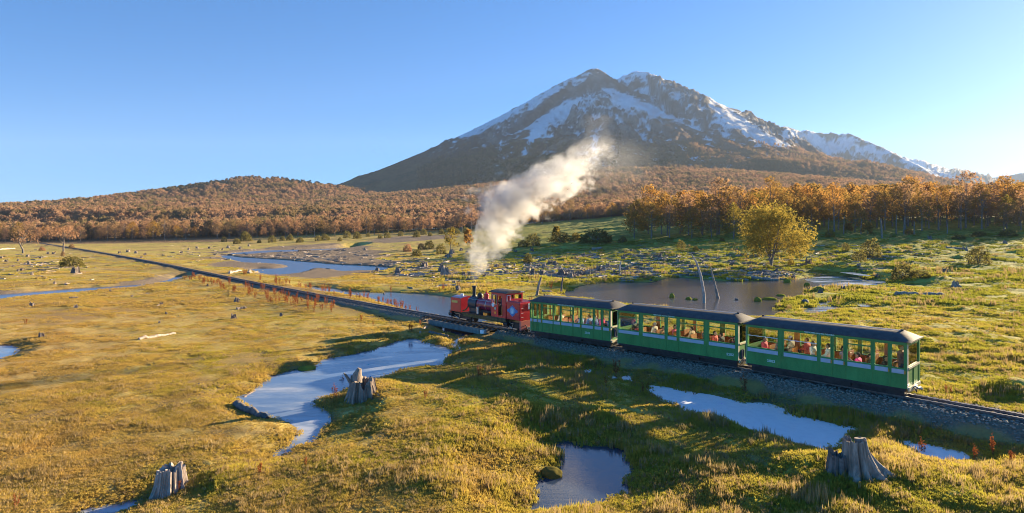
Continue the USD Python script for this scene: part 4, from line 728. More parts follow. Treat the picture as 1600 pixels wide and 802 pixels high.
ZONES = {
 'in the green field left of the track': [(2,404,5),(10,409,5),(21,417,4),(28,408.5,5),(34,423,6),(43,401,5),(45,413,7),(50,430,6),(63,404,5),(75,397,5),(84,397,5),(85,445,7),(101,414,6),(118,427,14),(28,424,5)],
 'of the small far stumps beyond the track': [(187,396,5),(200,394,6),(212,396,5),(221,403,4),(226,399,5),(283,396,5),(295,391,5),(308,388.5,5),(327,388.5,5),(348,391,4),(356,388,6),(375,389,5),(389,385,4)],
 'in the golden field near the track': [(49,478,8),(66,527,10),(119,481,7),(172,456,5),(206,464,4),(249,505,5),(252,477,7),(260,491,5),(311,601,4),(324,447,4),(369,472,9),(365,498,11),(439,494,6)],
 'on the grass between the river and the engine': [(571,391,6),(589,424,9),(621,428,12),(662,417,9),(665,415,8),(677,430,6),(689,424,13),(696,432,20),(697,402,7),(703,403,9),(706,396,9),(709,443,7),(716,455,11),(720,392,6),(725,430,8),(730,395,5)],
 'right of the steam on the littered grass': [(757,434,8),(769,425,7),(775,419,9),(782,437,5),(789,417,8),(791,428,9),(804,416,6),(806,395,6),(825,425,11),(831,392,7),(832,427,9),(846,429,10),(851,417,8),(859,412,8),(868,415,9),(877,430,13),(894,432,12)],
 'along the far shore of the brown pond': [(865,413,7),(878,431,12),(891,433,10),(907,430,9),(919,429,10),(934,425,12),(943,421,8),(950,418,9),(960,427,7),(979,422,8),(986,393,5),(974,405,8),(911,402,9),(1005,430,8),(1014,416,8),(1019,423,5),(1032,403,8),(1045,415,6),(1060,410,7),(1081,420,10),(1104,403,7),(1122,406,7),(1151,392,6),(1173,423,7),(1192,427,8),(1214,425,7)],
 'on the right meadow beyond the coaches': [(1264,413,12),(1281,458,9),(1317,454,9),(1341,417,8),(1371,434,8),(1477,426,10),(1493,449,13),(1508,392,9),(1453,374,8),(1570,380,6),(1230,447,7)]}
for zone, ls in ZONES.items():
    for i, (u, v, hp) in enumerate(sorted(ls)):
        stump(u, v, hp * .85, f'grey weathered stump, {ORD[i]} {zone}', mt=[None, M_wood3, M_wood, M_wood3][int(u * 5 + v) % 4])
def log(u0, v0, u1, v1, th, label, mt=None, seed=1, bend=.06, lift=.0, cat_='log', z1=None):
    a, b = at(u0, v0), at(u1, v1)
    if z1: b = a + [height_m(u1 - u0, a), .3, height_m(v0 - v1, a)]
    L = float(np.linalg.norm(b - a)); rr = height_m(th / 2, (a + b) / 2); m = log_mesh(L, rr, rr * .7, seed + int(u0), bend)
    d = (b - a) / L; y = np.cross([0, 0, 1.0], d); y /= np.linalg.norm(y); z = np.cross(d, y); M4 = np.eye(4); M4[:3, 0], M4[:3, 1], M4[:3, 2] = d, y, z; M4[:3, 3] = (a + b) / 2 + [0, 0, rr * .5 + lift]
    m.apply_transform(M4); top('fallen_log' if cat_ == 'log' else 'dead_trunk', m, mt or M_wood, 50, label=label, category=cat_)
for a in [(218,531,272,522,5,'long bleached log lying across the golden field',M_wood2), (368,634,417,655,13,'thick dark log half in the left end of the frozen pond',M_wood3), (381,625,398,613,6,'short brown log sticking into the frozen pond',M_wood), (1400,462,1473,463,9,'long grey log lying on the right meadow',M_wood), (1478,389,1512,391,5,'grey log with upturned end before the tall wood',M_wood), (108,467,122,466,4,'short dark log by the stream at the left',M_wood3), (370,484,385,482,5,'short log beside a stump near the track',M_wood), (245,480,253,476,3,'little pale log by a stump in the golden field',M_wood2),
          (360,428,375,424,4,'driftwood piece on the gravel near the track',M_wood2), (392,428,408,427,5,'low driftwood heap on the river gravel',M_wood), (0,391,20,389,3,'fallen white branch by the leaning tree at the left edge',M_wood2), (630,468,676,464,4,'log raft lying in the blue pond behind the track',M_wood3), (560,465,597,467,4,'dark driftwood log at the left end of the blue pond',M_wood3), (900,404,925,399,4,'grey log beside a stump beyond the brown pond',M_wood), (925,391,940,389,5,'long grey log near the second thicket',M_wood), (1170,436,1215,440,7,'thick grey log on the far shore of the brown pond',M_wood), (1075,431,1128,432,5,'drifted log line at the far pond shore behind the bare trunks',M_wood3), (1135,437,1170,439,5,'pale log at the water edge left of the thick shore log',M_wood2), (1235,456,1256,456,4,'mossy log in the shallow right end of the brown pond',M_wood3),
          (690,412,702,409,3,'short grey log on the grass beyond the blue pond',M_wood), (466,393,485,392,3,'drift log on the gravel bar of the back channel',M_wood3), (1268,452,1280,449,3,'dark log by mossy rocks at the right end of the pond',M_wood3), (655,521,668,512,4,'bright broken branch leaning on the bank under the bridge',M_wood2), (672,520,700,527,5,'weathered beam lying at the little weir',M_wood3), (847,456,862,457,4,'pale driftwood log behind the leading coach',M_wood2), (906,440,924,443,4,'pale log on the left shore of the brown pond',M_wood2)]:
    log(*a)
def trunk(pts_px, widths, label, mt, y=None):
    p0 = at(*pts_px[0]); y = p0[1] if y is None else y; q = [p0 - [0, 0, .25]] + [np.array([(u - 800) / F * y, y + .15 * i, CH - (v - VH) / F * y]) for i, (u, v) in enumerate(pts_px) if i]
    top('dead_trunk', tube(q, [w * y / F / 2 for w in widths], 9), mt, 50, label=label, category='dead trunk')
trunk([(1101,481),(1100,455),(1096,430),(1090,410),(1082,396)], [5.5,4.6,4,3,1.5], 'tall bare white trunk leaning left out of the brown pond', M_wood2)
trunk([(1124,473),(1120,455),(1116,436),(1112,417)], [6,4,3,1.2], 'thinner bare grey trunk standing right of the white one in the pond', M_wood)
trunk([(838,462),(842,446),(846,433)], [5,4,2.4], 'leaning grey trunk behind the roof of the leading coach', M_wood)
trunk([(876,458),(878,445),(880,432)], [3.4,2.8,1.8], 'thin dark trunk at the left shore of the brown pond', M_wood3)
trunk([(968,425),(969,416),(971,408)], [3.5,2.6,1.5], 'pale upright snag on the far shore of the pond', M_wood2)
trunk([(1378,372),(1378,358),(1377,342)], [3,2.6,2], 'bare grey dead trunk standing before the tall wood', M_bark)
trunk([(1133,472),(1137,466),(1140,474)], [1.5,1.2,.8], 'small bent twig in the water beside the thin bare trunk', M_wood)
trunk([(770,497),(771,500),(772,503)], [.1,.1,.1], 'x', M_wood) if False else None
for i, (u, hp) in enumerate([(1294, 26), (1345, 24), (1400, 30), (1412, 26), (1428, 20), (1480, 18), (1262, 22), (1318, 28)]):
    trunk([(u, 366), (u + 1, 366 - hp * .5), (u + 2, 366 - hp)], [1.7, 1.4, .9], f'pale bare trunk at the edge of the tall wood, {ORD[[2,4,5,6,7,8,1,3][i] - 1]}', M_bark)
def rock(u, v, wp, hp, label, mt):
    p = at(u, v); m = trimesh.creation.icosphere(3, 1.0); m.vertices *= 1 + .45 * (meshkit.fbm(m.vertices * 1.6 + u, 3, 5) - .5)[:, None]; m.apply_scale([height_m(wp / 2, p), height_m(wp / 2, p), height_m(hp * .85, p)]); m.apply_translation(p + [0, 0, height_m(hp * .1, p)])
    if p[2] < ZW: m.apply_translation([0, 0, ZW - p[2]])
    top('mossy_rock', m, mt, True, label=label, category='rock')
for a in [(1050,472,8,7,'brown mossy lump in the brown pond left of the white trunk',M_moss), (1076,475,9,4,'bright green mossy rock in the pond beside the white trunk',M_moss), (1086,476,8,3,'flat green mossy rock touching the brighter one in the pond',M_moss), (1184,478,11,7,'round mossy rock at the right side of the brown pond',M_moss), (1203,475,22,4,'long low mossy islet in the brown pond',M_moss), (1220,469,13,3,'flat mossy islet behind the long one',M_moss), (1151,476,6,3,'small dark rock in the middle of the pond',M_wood3), (1258,476,12,9,'dark boulder behind the rear coach by the icy pool',M_wood3), (480,580,28,5,'small grassy islet in the frozen pond',M_moss), (862,744,34,13,'round dark tussock standing in the pool at the bottom edge',M_bush), (600,466,3,2.5,'tiny dark stone in the blue pond',M_wood3), (1230,447,11,6,'mossy rock in the shallow right end of the pond',M_moss), (1261,453,9,6,'pointed mossy rock between stumps at the pond end',M_moss), (1280,455,16,7,'mossy hump left of the broken stump by the pond',M_moss)]: rock(*a)
# sticks and broken wood littering the old clearing
r = np.random.default_rng(77); bits = [[(log_mesh(1.6, .10, .05, 300 + i, .25, 7, 6), [M_wood, M_wood2, M_wood3][i % 3])] for i in range(6)]
Q = []
for u0, v0, du, dv, n in [(1000, 424, 120, 9, 230), (900, 424, 60, 8, 130), (1180, 428, 60, 6, 110), (700, 425, 90, 14, 150), (840, 415, 60, 14, 110), (1120, 405, 130, 10, 120), (1350, 400, 120, 16, 90), (480, 400, 90, 10, 110), (330, 395, 60, 8, 40), (60, 412, 60, 16, 50), (640, 412, 60, 10, 60), (1000, 400, 90, 8, 70)]:
    n = int(n * 2.4)
    for u, v in zip(u0 + du * r.normal(size=n) * .6, v0 + dv * r.normal(size=n) * .7):
        p = at(u, max(v, 384)); 
        if float(maskat(Qg, p[0], p[1])[0]) < -.3: Q.append(p)
Q = np.array(Q); s_ = r.uniform(.35, 1.5, len(Q))
scatter('wood_litter', 'grey sticks and broken wood littering the cleared meadow', bits, Q + [0, 0, .05], np.column_stack([s_, s_ * 1.3, s_ * 1.3]), r.uniform(0, 6.28, len(Q)), r.integers(0, 6, len(Q)), 'wood litter')
# ---------------------------------------------------------------- track and bridge
def sweep(section, s0, s1, step, off=0.0, z=0.0):
    ss = np.arange(s0, s1, step); sec = np.asarray(section, float); n = len(sec); V = []
    for s in ss:
        c, t = on_track(s); nn = np.array([t[1], -t[0]]); V.append(np.column_stack([c[0] + nn[0] * (sec[:, 0] + off), c[1] + nn[1] * (sec[:, 0] + off), sec[:, 1] + z]))
    V = np.vstack(V); i, j = np.meshgrid(np.arange(len(ss) - 1), np.arange(n), indexing='ij'); a = i * n + j; b = i * n + (j + 1) % n
    f = np.vstack([np.stack([a, b, b + n], -1).reshape(-1, 3), np.stack([a, b + n, a + n], -1).reshape(-1, 3)]); e = (len(ss) - 1) * n
    f = np.vstack([f, [[0, k + 1, k] for k in range(1, n - 1)], [[e, e + k, e + k + 1] for k in range(1, n - 1)]])
    m = trimesh.Trimesh(V, f, process=False); m.fix_normals(); return m
tr = thing('railway_track', 'narrow gauge railway track on dark sleepers running from the right edge far into the valley', 'railway track')
RS = [(-.028, 0), (.028, 0), (.028, -.03), (.009, -.04), (.009, -.085), (.045, -.10), (-.045, -.10), (-.009, -.085), (-.009, -.04), (-.028, -.03)]
SA, SB = 2.0, SL[-1] - .3
part(tr, 'rail', sweep(RS, SA, SB, .7, .30), M_rail); part(tr, 'rail', sweep(RS, SA, SB, .7, -.30), M_rail)
r = np.random.default_rng(44); sl = np.arange(SA, SB, .62)[::-1]; rest = []
for i, s in enumerate(sl):
    c, t = on_track(s, r.normal() * .015); b = trimesh.creation.box((.20 + r.uniform(-.02, .02), 1.34 + r.uniform(-.06, .06), .13)); b.apply_transform(trimesh.transformations.rotation_matrix(math.atan2(t[1], t[0]) + r.normal() * .015, [0, 0, 1])); b.apply_translation([c[0], c[1], -.172 + r.normal() * .006])
    if i < 230: part(tr, 'sleeper', b, M_sleeper)
    else: rest.append(b)
far_sl = part(tr, 'far_sleepers', cat(rest), M_sleeper); data(far_sl, kind='stuff')
br = thing('railway_bridge', 'short grey beam bridge carrying the engine over the stream', 'bridge')
for o in (.82, -.82): part(br, 'girder', sweep([(-.14, -.24), (.14, -.24), (.14, -.66), (-.14, -.66)], BR0, BR1, .6, o), M_concrete)
part(br, 'deck', sweep([(-.66, -.25), (.66, -.25), (.66, -.33), (-.66, -.33)], BR0, BR1, .6), M_sleeper)
for s in (BR0 + .1, BR1 - .1):
    c, t = on_track(s); b = trimesh.creation.box((.7, 2.3, 1.15)); b.apply_transform(trimesh.transformations.rotation_matrix(math.atan2(t[1], t[0]), [0, 0, 1])); b.apply_translation([*c, -1.26]); part(br, 'abutment', b, M_concrete)
c, t = on_track(BR1 - .35, 1.05); b = trimesh.creation.box((.40, .22, .26)); b.apply_transform(trimesh.transformations.rotation_matrix(math.atan2(t[1], t[0]), [0, 0, 1])); b.apply_translation([*c, -.40]); part(br, 'pale_end_block', b, M_white)
# ballast stones on the bank
r = np.random.default_rng(45); S_ = r.uniform(arc_at_u(520), SB, 26000); O_ = r.normal(0, 1.0, 26000) * .9 + r.choice([1.3, -.9, 0.0], 26000)
Q = np.array([np.interp(S_, SL, CL[:, 0]), np.interp(S_, SL, CL[:, 1])]).T; Tn = np.array([np.interp(S_, SL, CLt[:, 0]), np.interp(S_, SL, CLt[:, 1])]).T; Q = Q + O_[:, None] * np.stack([Tn[:, 1], -Tn[:, 0]], 1)
k_ = (maskat(Gg, Q[:, 0], Q[:, 1]) > r.uniform(.25, .9, len(Q))) & (Q[:, 1] > 10) & (np.abs(Q[:, 0] / Q[:, 1]) < 1.1); Q = Q[k_]
stones = []
for i in range(5):
    m = trimesh.creation.icosphere(1, 1.0); m.vertices *= (1 + .5 * (meshkit.noise(m.vertices * 1.7 + i * 9) - .5))[:, None] * [1, .8, .65]; stones.append([(m, M_stone)])
scatter('ballast_gravel', 'grey ballast stones along the railway bank', stones, np.column_stack([Q, zat(Q[:, 0], Q[:, 1]) + .012]), r.uniform(.025, .075, len(Q)), r.uniform(0, 6.28, len(Q)), r.integers(0, 5, len(Q)), 'gravel')

# ---------------------------------------------------------------- people
def body_meshes(pose, seed):
    """One continuous body (with face, ears, fingers) and clothing shells, facing +x, seat or ground at z = 0."""
    r_ = np.random.default_rng(seed); tw = r_.uniform(-.06, .06)
    if pose == 'sit':
        J = dict(hip=(0, 0, .10), chest=(-.02, 0, .42), neck=(0, 0, .60), head=(.02, tw, .74)); kn = [(.44, s * .10, .12) for s in (1, -1)]; an = [(.42, s * .11, -.33) for s in (1, -1)]; toe = [(.58, s * .11, -.37) for s in (1, -1)]
        el = [(.04, s * .28, .28) for s in (1, -1)]; wr = [(.26, s * .16, .22) for s in (1, -1)]
    else:
        J = dict(hip=(0, 0, .92), chest=(0, 0, 1.25), neck=(0, 0, 1.44), head=(.02, tw, 1.58)); kn = [(.02, s * .10, .50) for s in (1, -1)]; an = [(-.02, s * .11, .08) for s in (1, -1)]; toe = [(.14, s * .12, .04) for s in (1, -1)]
        el = [(.02, s * .29, 1.10) for s in (1, -1)]; wr = [(.22, s * .24, 1.02) for s in (1, -1)]
    sh = [tuple(np.array(J['chest']) + [0, s * .185, .12]) for s in (1, -1)]; hp = [tuple(np.array(J['hip']) + [0, s * .10, 0]) for s in (1, -1)]
    def ball(c, q): return manifold3d.Manifold.sphere(q, 14).translate(tuple(map(float, c)))
    def bone(a, ra, b, rb): return manifold3d.Manifold.batch_hull([ball(a, ra), ball(b, rb)])
    def torso(g): return [manifold3d.Manifold.batch_hull([ball(hp[0], .115 + g), ball(hp[1], .115 + g), ball(np.array(J['hip']) + [0, 0, .12], .13 + g)]), manifold3d.Manifold.batch_hull([ball(np.array(J['hip']) + [0, 0, .1], .125 + g), ball(sh[0], .075 + g), ball(sh[1], .075 + g), ball(J['chest'], .135 + g)])]
    def arms(g, hands=True):
        o = []
        for i, s in enumerate((1, -1)):
            o += [bone(sh[i], .062 + g, el[i], .048 + g), bone(el[i], .047 + g, wr[i], .034 + g)]
            if hands:
                w = np.array(wr[i]); d = w - np.array(el[i]); d /= np.linalg.norm(d); sd = np.cross(d, [0, 0, 1]); sd /= np.linalg.norm(sd); o.append(bone(w, .030, w + d * .07, .034))
                for f, (off, ln) in enumerate(((-.030, .070), (-.010, .085), (.010, .080), (.030, .062))):
                    b0 = w + d * .08 + sd * off; m1 = b0 + d * ln * .55 + [0, 0, -.008]; o += [bone(b0, .0095, m1, .009), bone(m1, .009, m1 + d * ln * .35 + [0, 0, -.02], .0075)]
                o.append(bone(w + d * .03 - sd * s * .025, .011, w + d * .075 - sd * s * .062, .009))
        return o
    def legs(g): return [x for i in (0, 1) for x in (bone(hp[i], .088 + g, kn[i], .060 + g), bone(kn[i], .058 + g, an[i], .040 + g))]
    feet = [bone(an[i], .045, toe[i], .036) for i in (0, 1)]
    h = np.array(J['head']); skull = [manifold3d.Manifold.batch_hull([ball(h + [-.015, 0, .04], .095), ball(h + [.03, 0, -.05], .066), ball(h + [.035, 0, -.095], .034)]), bone(h + [.088, 0, .01], .010, h + [.112, 0, -.025], .015), bone(h + [.080, -.02, -.068], .010, h + [.080, .02, -.068], .010)] + [ball(h + [.0, s * .092, -.01], .024) for s in (1, -1)] + [ball(h + [.082, s * .032, .018], .013) for s in (1, -1)]
    B = manifold3d.Manifold.batch_boolean(torso(0) + arms(0) + legs(0) + feet + skull + [bone(J['neck'], .055, h, .05)], manifold3d.OpType.Add)
    def tm(M, it=6, L=.05):
        M = M.refine_to_length(L).to_mesh(); m = trimesh.Trimesh(M.vert_properties[:, :3], M.tri_verts); trimesh.smoothing.filter_taubin(m, iterations=it); return m
    add = lambda x: manifold3d.Manifold.batch_boolean(x, manifold3d.OpType.Add)
    jac = tm(add(torso(.018) + arms(.014, False) + [bone(np.array(J['neck']) - [0, 0, .06], .075, np.array(J['neck']) - [0, 0, .01], .062)])); trou = tm(add(legs(.014) + torso(.010)[:1]))
    hair = add([ball(h + [-.028, 0, .055], .098), bone(h + [-.06, 0, .02], .075, h + [-.065, 0, -.09 if seed % 2 else -.03], .055)]) - manifold3d.Manifold.sphere(.085, 14).translate((float(h[0] + .075), float(h[1]), float(h[2] - .02)))
    return tm(B, 5, .03), jac, trou, tm(hair, 3), h
BODY = {}
def person(label, loc, rz, pose, seed, jc, tc, hc, hat=None, scale=1.0):
    key = (pose, seed % 3)
    if key not in BODY: BODY[key] = body_meshes(pose, seed % 3)
    b, j, tt_, hr, h = BODY[key]
    t = thing('person', label, 'person', loc=loc, rz=rz, scale=scale)
    part(t, 'body', b, M_skin, True); part(t, 'jacket', j, cloth(jc), True); part(t, 'trousers', tt_, cloth(tc), True); part(t, 'hair', hr, cloth(hc), True)
    if hat:
        m = trimesh.creation.icosphere(2, .104); m.vertices[:, 2] = np.maximum(m.vertices[:, 2], -.01); m.apply_translation(h + [-.012, 0, .06]); part(t, 'hat', cat(m, trimesh.creation.cylinder(.13, .012, sections=20).apply_translation(h + [.02, 0, .055])), cloth(hat), True)

# ---------------------------------------------------------------- coaches
def vframe(C):
    return (C['c'][0], C['c'][1], 0.0), math.atan2(C['d'][1], C['d'][0])
def along(C, u):
    """Distance along the coach (x, forward) of a photo column on its near side."""
    t = (u - 800) / F; c = C['c'] + C['near'] * HW; return -(c[0] - t * c[1]) / (C['d'][0] - t * C['d'][1])
ZS, ZE, ZT, ZWB = 1.26, 2.35, 2.22, 0.0
def coach(C, label, wins, number, num_u, fascia_u, rail_bars=()):
    loc, rz = vframe(C); L = C['L']; X0, X1 = -L / 2, L / 2
    t = thing('railway_coach', label, 'railway coach', None, loc=loc, rz=rz)
    W = [(along(C, b), along(C, a), tr_) for a, b, tr_ in wins]      # rear, front edges
    holes = [sg.box(a, ZS, b, ZT) for a, b, _ in W]
    wall = sg.box(X0, ZB, X1, ZE).difference(sg.MultiPolygon(holes) if holes else sg.Polygon())
    R = trimesh.transformations.rotation_matrix(math.pi / 2, [1, 0, 0])
    for side in (1, -1):
        m = plate(wall, .05); m.apply_transform(R); m.apply_translation([0, HW if side > 0 else -HW + .05, 0]); part(t, 'side_wall', m, M_green)
        y0 = side * HW
        fr = []
        for a, b, trn in W:
            part(t, 'window_pane', box2((a - .01, y0 - side * .030, ZS), (b + .01, y0 - side * .022, ZT)), M_glass)
            o = .035; pr = y0 + side * .018
            part(t, 'window_frame', cat(box2((a - o, y0 + side * .003, ZS - .03), (a, pr, ZT + .03)), box2((b, y0 + side * .003, ZS - .03), (b + o, pr, ZT + .03)), box2((a, y0 + side * .004, ZT), (b, pr, ZT + .03)), box2((a, y0 + side * .004, ZS - .03), (b, pr, ZS))), M_green2)
            if trn: part(t, 'transom', box2((a, y0 - side * .045, ZT - .25), (b, y0 + side * .008, ZT - .20)), M_green2)
            part(t, 'stripe_panel', box2((a - .005, y0 + side * .002, 1.01), (b + .005, y0 + side * .012, 1.19)), M_stripe)
        seams = sorted(set([round(x, 2) for a, b, trn in W for x in ((a - .09, b + .09) if b - a < .75 else ())]))
        for i in range(len(W) - 1):
            x = (W[i + 1][1] + W[i][0]) / 2; part(t, 'panel_strip', box2((x - .008, y0 + side * .002, ZB + .02), (x + .008, y0 + side * .010, ZS - .06)), M_green2)
        part(t, 'waist_moulding', box2((X0 + .02, y0 + side * .003, .955), (X1 - .02, y0 + side * .016, .985)), M_green)
        for x in seams:
            if X0 + .05 < x < X1 - .05: part(t, 'door_strip', box2((x - .012, y0 + side * .003, ZB + .03), (x + .012, y0 + side * .014, 1.0)), M_green2)
        part(t, 'fascia', box2((X0 + .02, y0 + side * .004, ZE - .085), (X1 - .02, y0 + side * .03, ZE - .01)), M_green2)
        part(t, 'sole_bar', box2((X0 + .05, y0 - side * .10, ZB - .12), (X1 - .05, y0 - side * .02, ZB + .0)), M_black)
        for a, b, trn in W:
            if b - a < .75: part(t, 'door_handle', box2((a - .06, y0 + side * .015, 1.02), (a - .03, y0 + side * .045, 1.16)), M_brass)
        # inner lining and posts
        part(t, 'lining', box2((X0 + .06, y0 - side * .055, ZB + .18), (X1 - .06, y0 - side * .075, ZS - .04)), M_varnish)
        for i in range(len(W) - 1):
            a, b = W[i + 1][1], W[i][0]
            if side < 0 and i % 2 == 0: part(t, 'inner_post', box2((min(a, b) + .01, y0 + .055, ZS - .05), (max(a, b) - .01, y0 + .09, ZT + .06)), M_varnish)
    for x in list(rail_bars):
        a, b, _ = W[x]; part(t, 'guard_bar', cyl((a, HW - .012, ZS + .55), (b, HW - .012, ZS + .55), .014, 8), M_white)
    for e in (1, -1):
        xe = e * L / 2; q = sg.box(-HW + .05, ZB, HW - .05, ZE).difference(sg.box(-.78, 1.30, .78, 2.16))
        m = plate(q, .05); m.apply_transform(np.array([[0, 0, 1, 0], [1, 0, 0, 0], [0, 1, 0, 0], [0, 0, 0, 1.0]])); m.apply_translation([xe - (.05 if e > 0 else 0), 0, 0]); part(t, 'end_wall', m, M_green2)
        part(t, 'window_pane', box2((xe - e * .03, -.79, 1.29), (xe - e * .022, .79, 2.17)), M_glass)
        part(t, 'end_sill', box2((xe + e * .002, -.86, 1.20), (xe + e * .05, .86, 1.28)), M_cream)
        part(t, 'corner_post', box2((xe + e * .002, .86, ZB), (xe + e * .02, HW - .002, ZE - .1)), M_cream); part(t, 'corner_post', box2((xe + e * .002, -HW + .002, ZB), (xe + e * .02, -.86, ZE - .1)), M_green2)
        part(t, 'end_strip', box2((xe + e * .003, -.02, ZB), (xe + e * .022, .02, 1.19)), M_green)
        part(t, 'buffer_beam', box2((xe + e * .004, -.9, ZB - .10), (xe + e * .07, .9, ZB + .04)), M_cream)
        part(t, 'coupling', cat(cyl((xe - e * .1, 0, .30), (xe + e * .34, 0, .30), .05, 10), cyl((xe + e * .22, -.16, .34), (xe + e * .22, .16, .34), .035, 8), box2((xe + e * .06, -.12, .2), (xe + e * .14, .12, .42))), M_steel)
        part(t, 'brake_hose', tube([(xe + e * .06, .35, .40), (xe + e * .16, .36, .34), (xe + e * .2, .33, .2)], .025, 7), M_black)
    part(t, 'floor', box2((X0 + .05, -HW + .05, ZB + .06), (X1 - .05, HW - .05, ZB + .15)), M_sleeper)
    part(t, 'ceiling', box2((X0 + .05, -HW + .05, ZE - .05), (X1 - .05, HW - .05, ZE - .02)), M_tan)
    # roof: arched, hipped at both ends, lips past the end walls
    n = 13; ys = np.linspace(-1, 1, n); xs = np.array([X0 - .15, X0 - .04, X0 + .18, X0 + .42, X1 - .42, X1 - .18, X1 + .04, X1 + .15]); hk = np.array([.02, .09, .22, .31, .31, .22, .09, .02]); hw_ = HW + .055
    up = np.array([[(x, y * hw_, ZE + .025 + h_ * (1 - abs(y) ** 2.6) ** .95 + .0) for y in ys] for x, h_ in zip(xs, hk)]).reshape(-1, 3); dn = up * [1, 1, 0] + np.column_stack([np.zeros((len(up), 2)), np.full(len(up), ZE - .012)])
    nx = len(xs); f = list(grid_faces(nx, n)); f += [t_[::-1] + nx * n for t_ in grid_faces(nx, n)]
    ring = [i for i in range(n)] + [k * n + n - 1 for k in range(1, nx)] + [(nx - 1) * n + i for i in range(n - 2, -1, -1)] + [k * n for k in range(nx - 2, 0, -1)]
    for a, b in zip(ring, ring[1:] + ring[:1]): f += [[a, b, b + nx * n], [a, b + nx * n, a + nx * n]]
    rm = trimesh.Trimesh(np.vstack([up, dn]), np.array(f), process=False); rm.fix_normals()
    rf = part(t, 'roof', rm, M_roof, 28)
    m = cyl((X0 + .40, 0, ZE + .338), (X1 - .40, 0, ZE + .338), .016, 6); part(rf, 'ridge_strip', m, M_stripe)
    for x in (X0 + .42, X1 - .42): part(rf, 'vent_cap', cyl((x, 0, ZE + .32), (x, 0, ZE + .40), .06, 10), M_black)
    part(t, 'underframe', cat(box2((X0 + .15, -.72, .012), (X1 - .15, .72, .41)), box2((X0 + 2.2, .72, .10), (X1 - 2.4, .84, .36)), cyl((-.6, -.72, .25), (.7, -.72, .25), .14, 12)), M_black)
    # bogies
    for bx in (X0 + 1.25, X1 - 1.25):
        b = part(t, 'bogie', cat(box2((bx - .75, .34, .20), (bx + .75, .40, .34)), box2((bx - .75, -.40, .20), (bx + .75, -.34, .34)), box2((bx - .15, -.34, .2), (bx + .15, .34, .33))), M_black)
        for ax in (-.45, .45):
            for s in (1, -1): part(b, 'wheel', cat(cyl((bx + ax, s * .27, .21), (bx + ax, s * .335, .21), .21, 20), cyl((bx + ax, s * .245, .21), (bx + ax, s * .27, .21), .235, 20)), M_rail)
    # seats in facing bays on both sides
    x = X0 + .55
    while x < X1 - .9:
        for s in (1, -1):
            st = part(t, 'seat', box2((x, s * .30, .86), (x + .44, s * .90, .97)), M_seat)
            part(st, 'backrest', box2((x - .06, s * .30, .97), (x - .005, s * .90, 1.42)), M_varnish); part(st, 'seat_base', box2((x + .05, s * .34, .55), (x + .39, s * .86, .855)), M_varnish)
        x += 1.05
    # lettering: number low on the side, company name on the fascia
    def text(s_, h_, xc, z_, nm):
        try: m = meshkit.text_mesh(s_, h_, .006, True)
        except Exception: return
        m.apply_translation([-m.bounds.mean(0)[0], 0, 0]); m.apply_transform(np.array([[-1, 0, 0, 0], [0, 0, 1, 0], [0, 1, 0, 0], [0, 0, 0, 1.0]])); m.apply_translation([xc, HW + (.031 if nm == 'fascia_lettering' else .003), z_]); part(t, nm, m, M_letter)
    text(number, .115, along(C, num_u), ZB + .22 if number != '1101' else ZB + .27, 'number_lettering'); text('FERROCARRIL AUSTRAL FUEGUINO', .055, along(C, fascia_u), ZE - .075, 'fascia_lettering')
    return t
z3a = lambda x: 1150 + x / 6.68; z3b = lambda x: 1290 + x / 6.17; z2a = lambda x: 950 + x / 6.683; z2b = lambda x: 1060 + x / 6.683; z1 = lambda x: 820 + x / 8.913
W1 = [(z1(a), z1(b), t_) for a, b, t_ in [(78, 105, 0), (122, 168, 0), (182, 225, 0), (248, 388, 1), (405, 488, 0), (510, 662, 1), (680, 768, 0), (795, 948, 1), (975, 1062, 0), (1092, 1172, 0)]]
W2 = [(z2a(a), z2a(b), t_) for a, b, t_ in [(112, 322, 1), (365, 590, 1), (625, 715, 0)]] + [(z2b(15), z2b(265), 1), (z2b(320), z2b(592), 1)]
W3 = [(z3a(122), z3a(437), 0), (z3a(500), z3a(845), 0), (z3a(885), z3a(985), 0), (z3b(80), z3b(170), 0), (z3b(212), z3b(435), 1), (z3b(475), z3b(600), 0), (z3b(638), z3b(755), 0)]
coach(C1, 'green leading coach with ten narrow and wide windows, coupled behind the engine', W1, '1101', z1(873), z1(575))
coach(C2, 'green middle coach with four wide windows, between the other two coaches', W2, '1102', z2b(540), z2b(-150))
coach(C3, 'green rear coach with open wide windows, last of the train', W3, '1002', z3a(367), 1140 + 700 / 5, (0, 1))
def ride(C, u, label, seed, jc, hc=(.05, .035, .025), tc=(.06, .07, .10), y=.52, face=1, hat=None, up=0.0, pose='sit', sc=.93):
    x = along(C, u); c = C['c'] + C['d'] * x + C['near'] * y; ang = math.atan2(C['d'][1], C['d'][0]) + (0 if face > 0 else math.pi)
    person(label, (c[0], c[1], (.97 if pose == 'sit' else .55) + up), ang, pose, seed, jc, tc, hc, hat, sc)
ride(C3, z3a(400), 'dark-haired passenger in a grey jumper at the first window of the rear coach', 1, (.18, .16, .17), face=1)
ride(C3, z3a(215), 'passenger in a pink-red jacket leaning in the first window bay of the rear coach', 2, (.60, .12, .16), face=-1, y=.1, up=-.12)
ride(C3, z3a(530), 'passenger with white cap and khaki jacket at the second window of the rear coach', 3, (.36, .30, .20), face=1, hat=(.75, .73, .70), up=.16)
ride(C3, z3a(765), 'passenger in a pale grey jacket leaning at the second window of the rear coach', 4, (.52, .52, .50), face=-1, up=.05)
ride(C3, z3a(610), 'passenger in a red jacket on the far seat, second window of the rear coach', 5, (.50, .10, .10), face=1, y=-.5)
ride(C3, z3a(925), 'passenger in a white coat at the narrow third window of the rear coach', 6, (.66, .64, .60), face=1, up=.04)
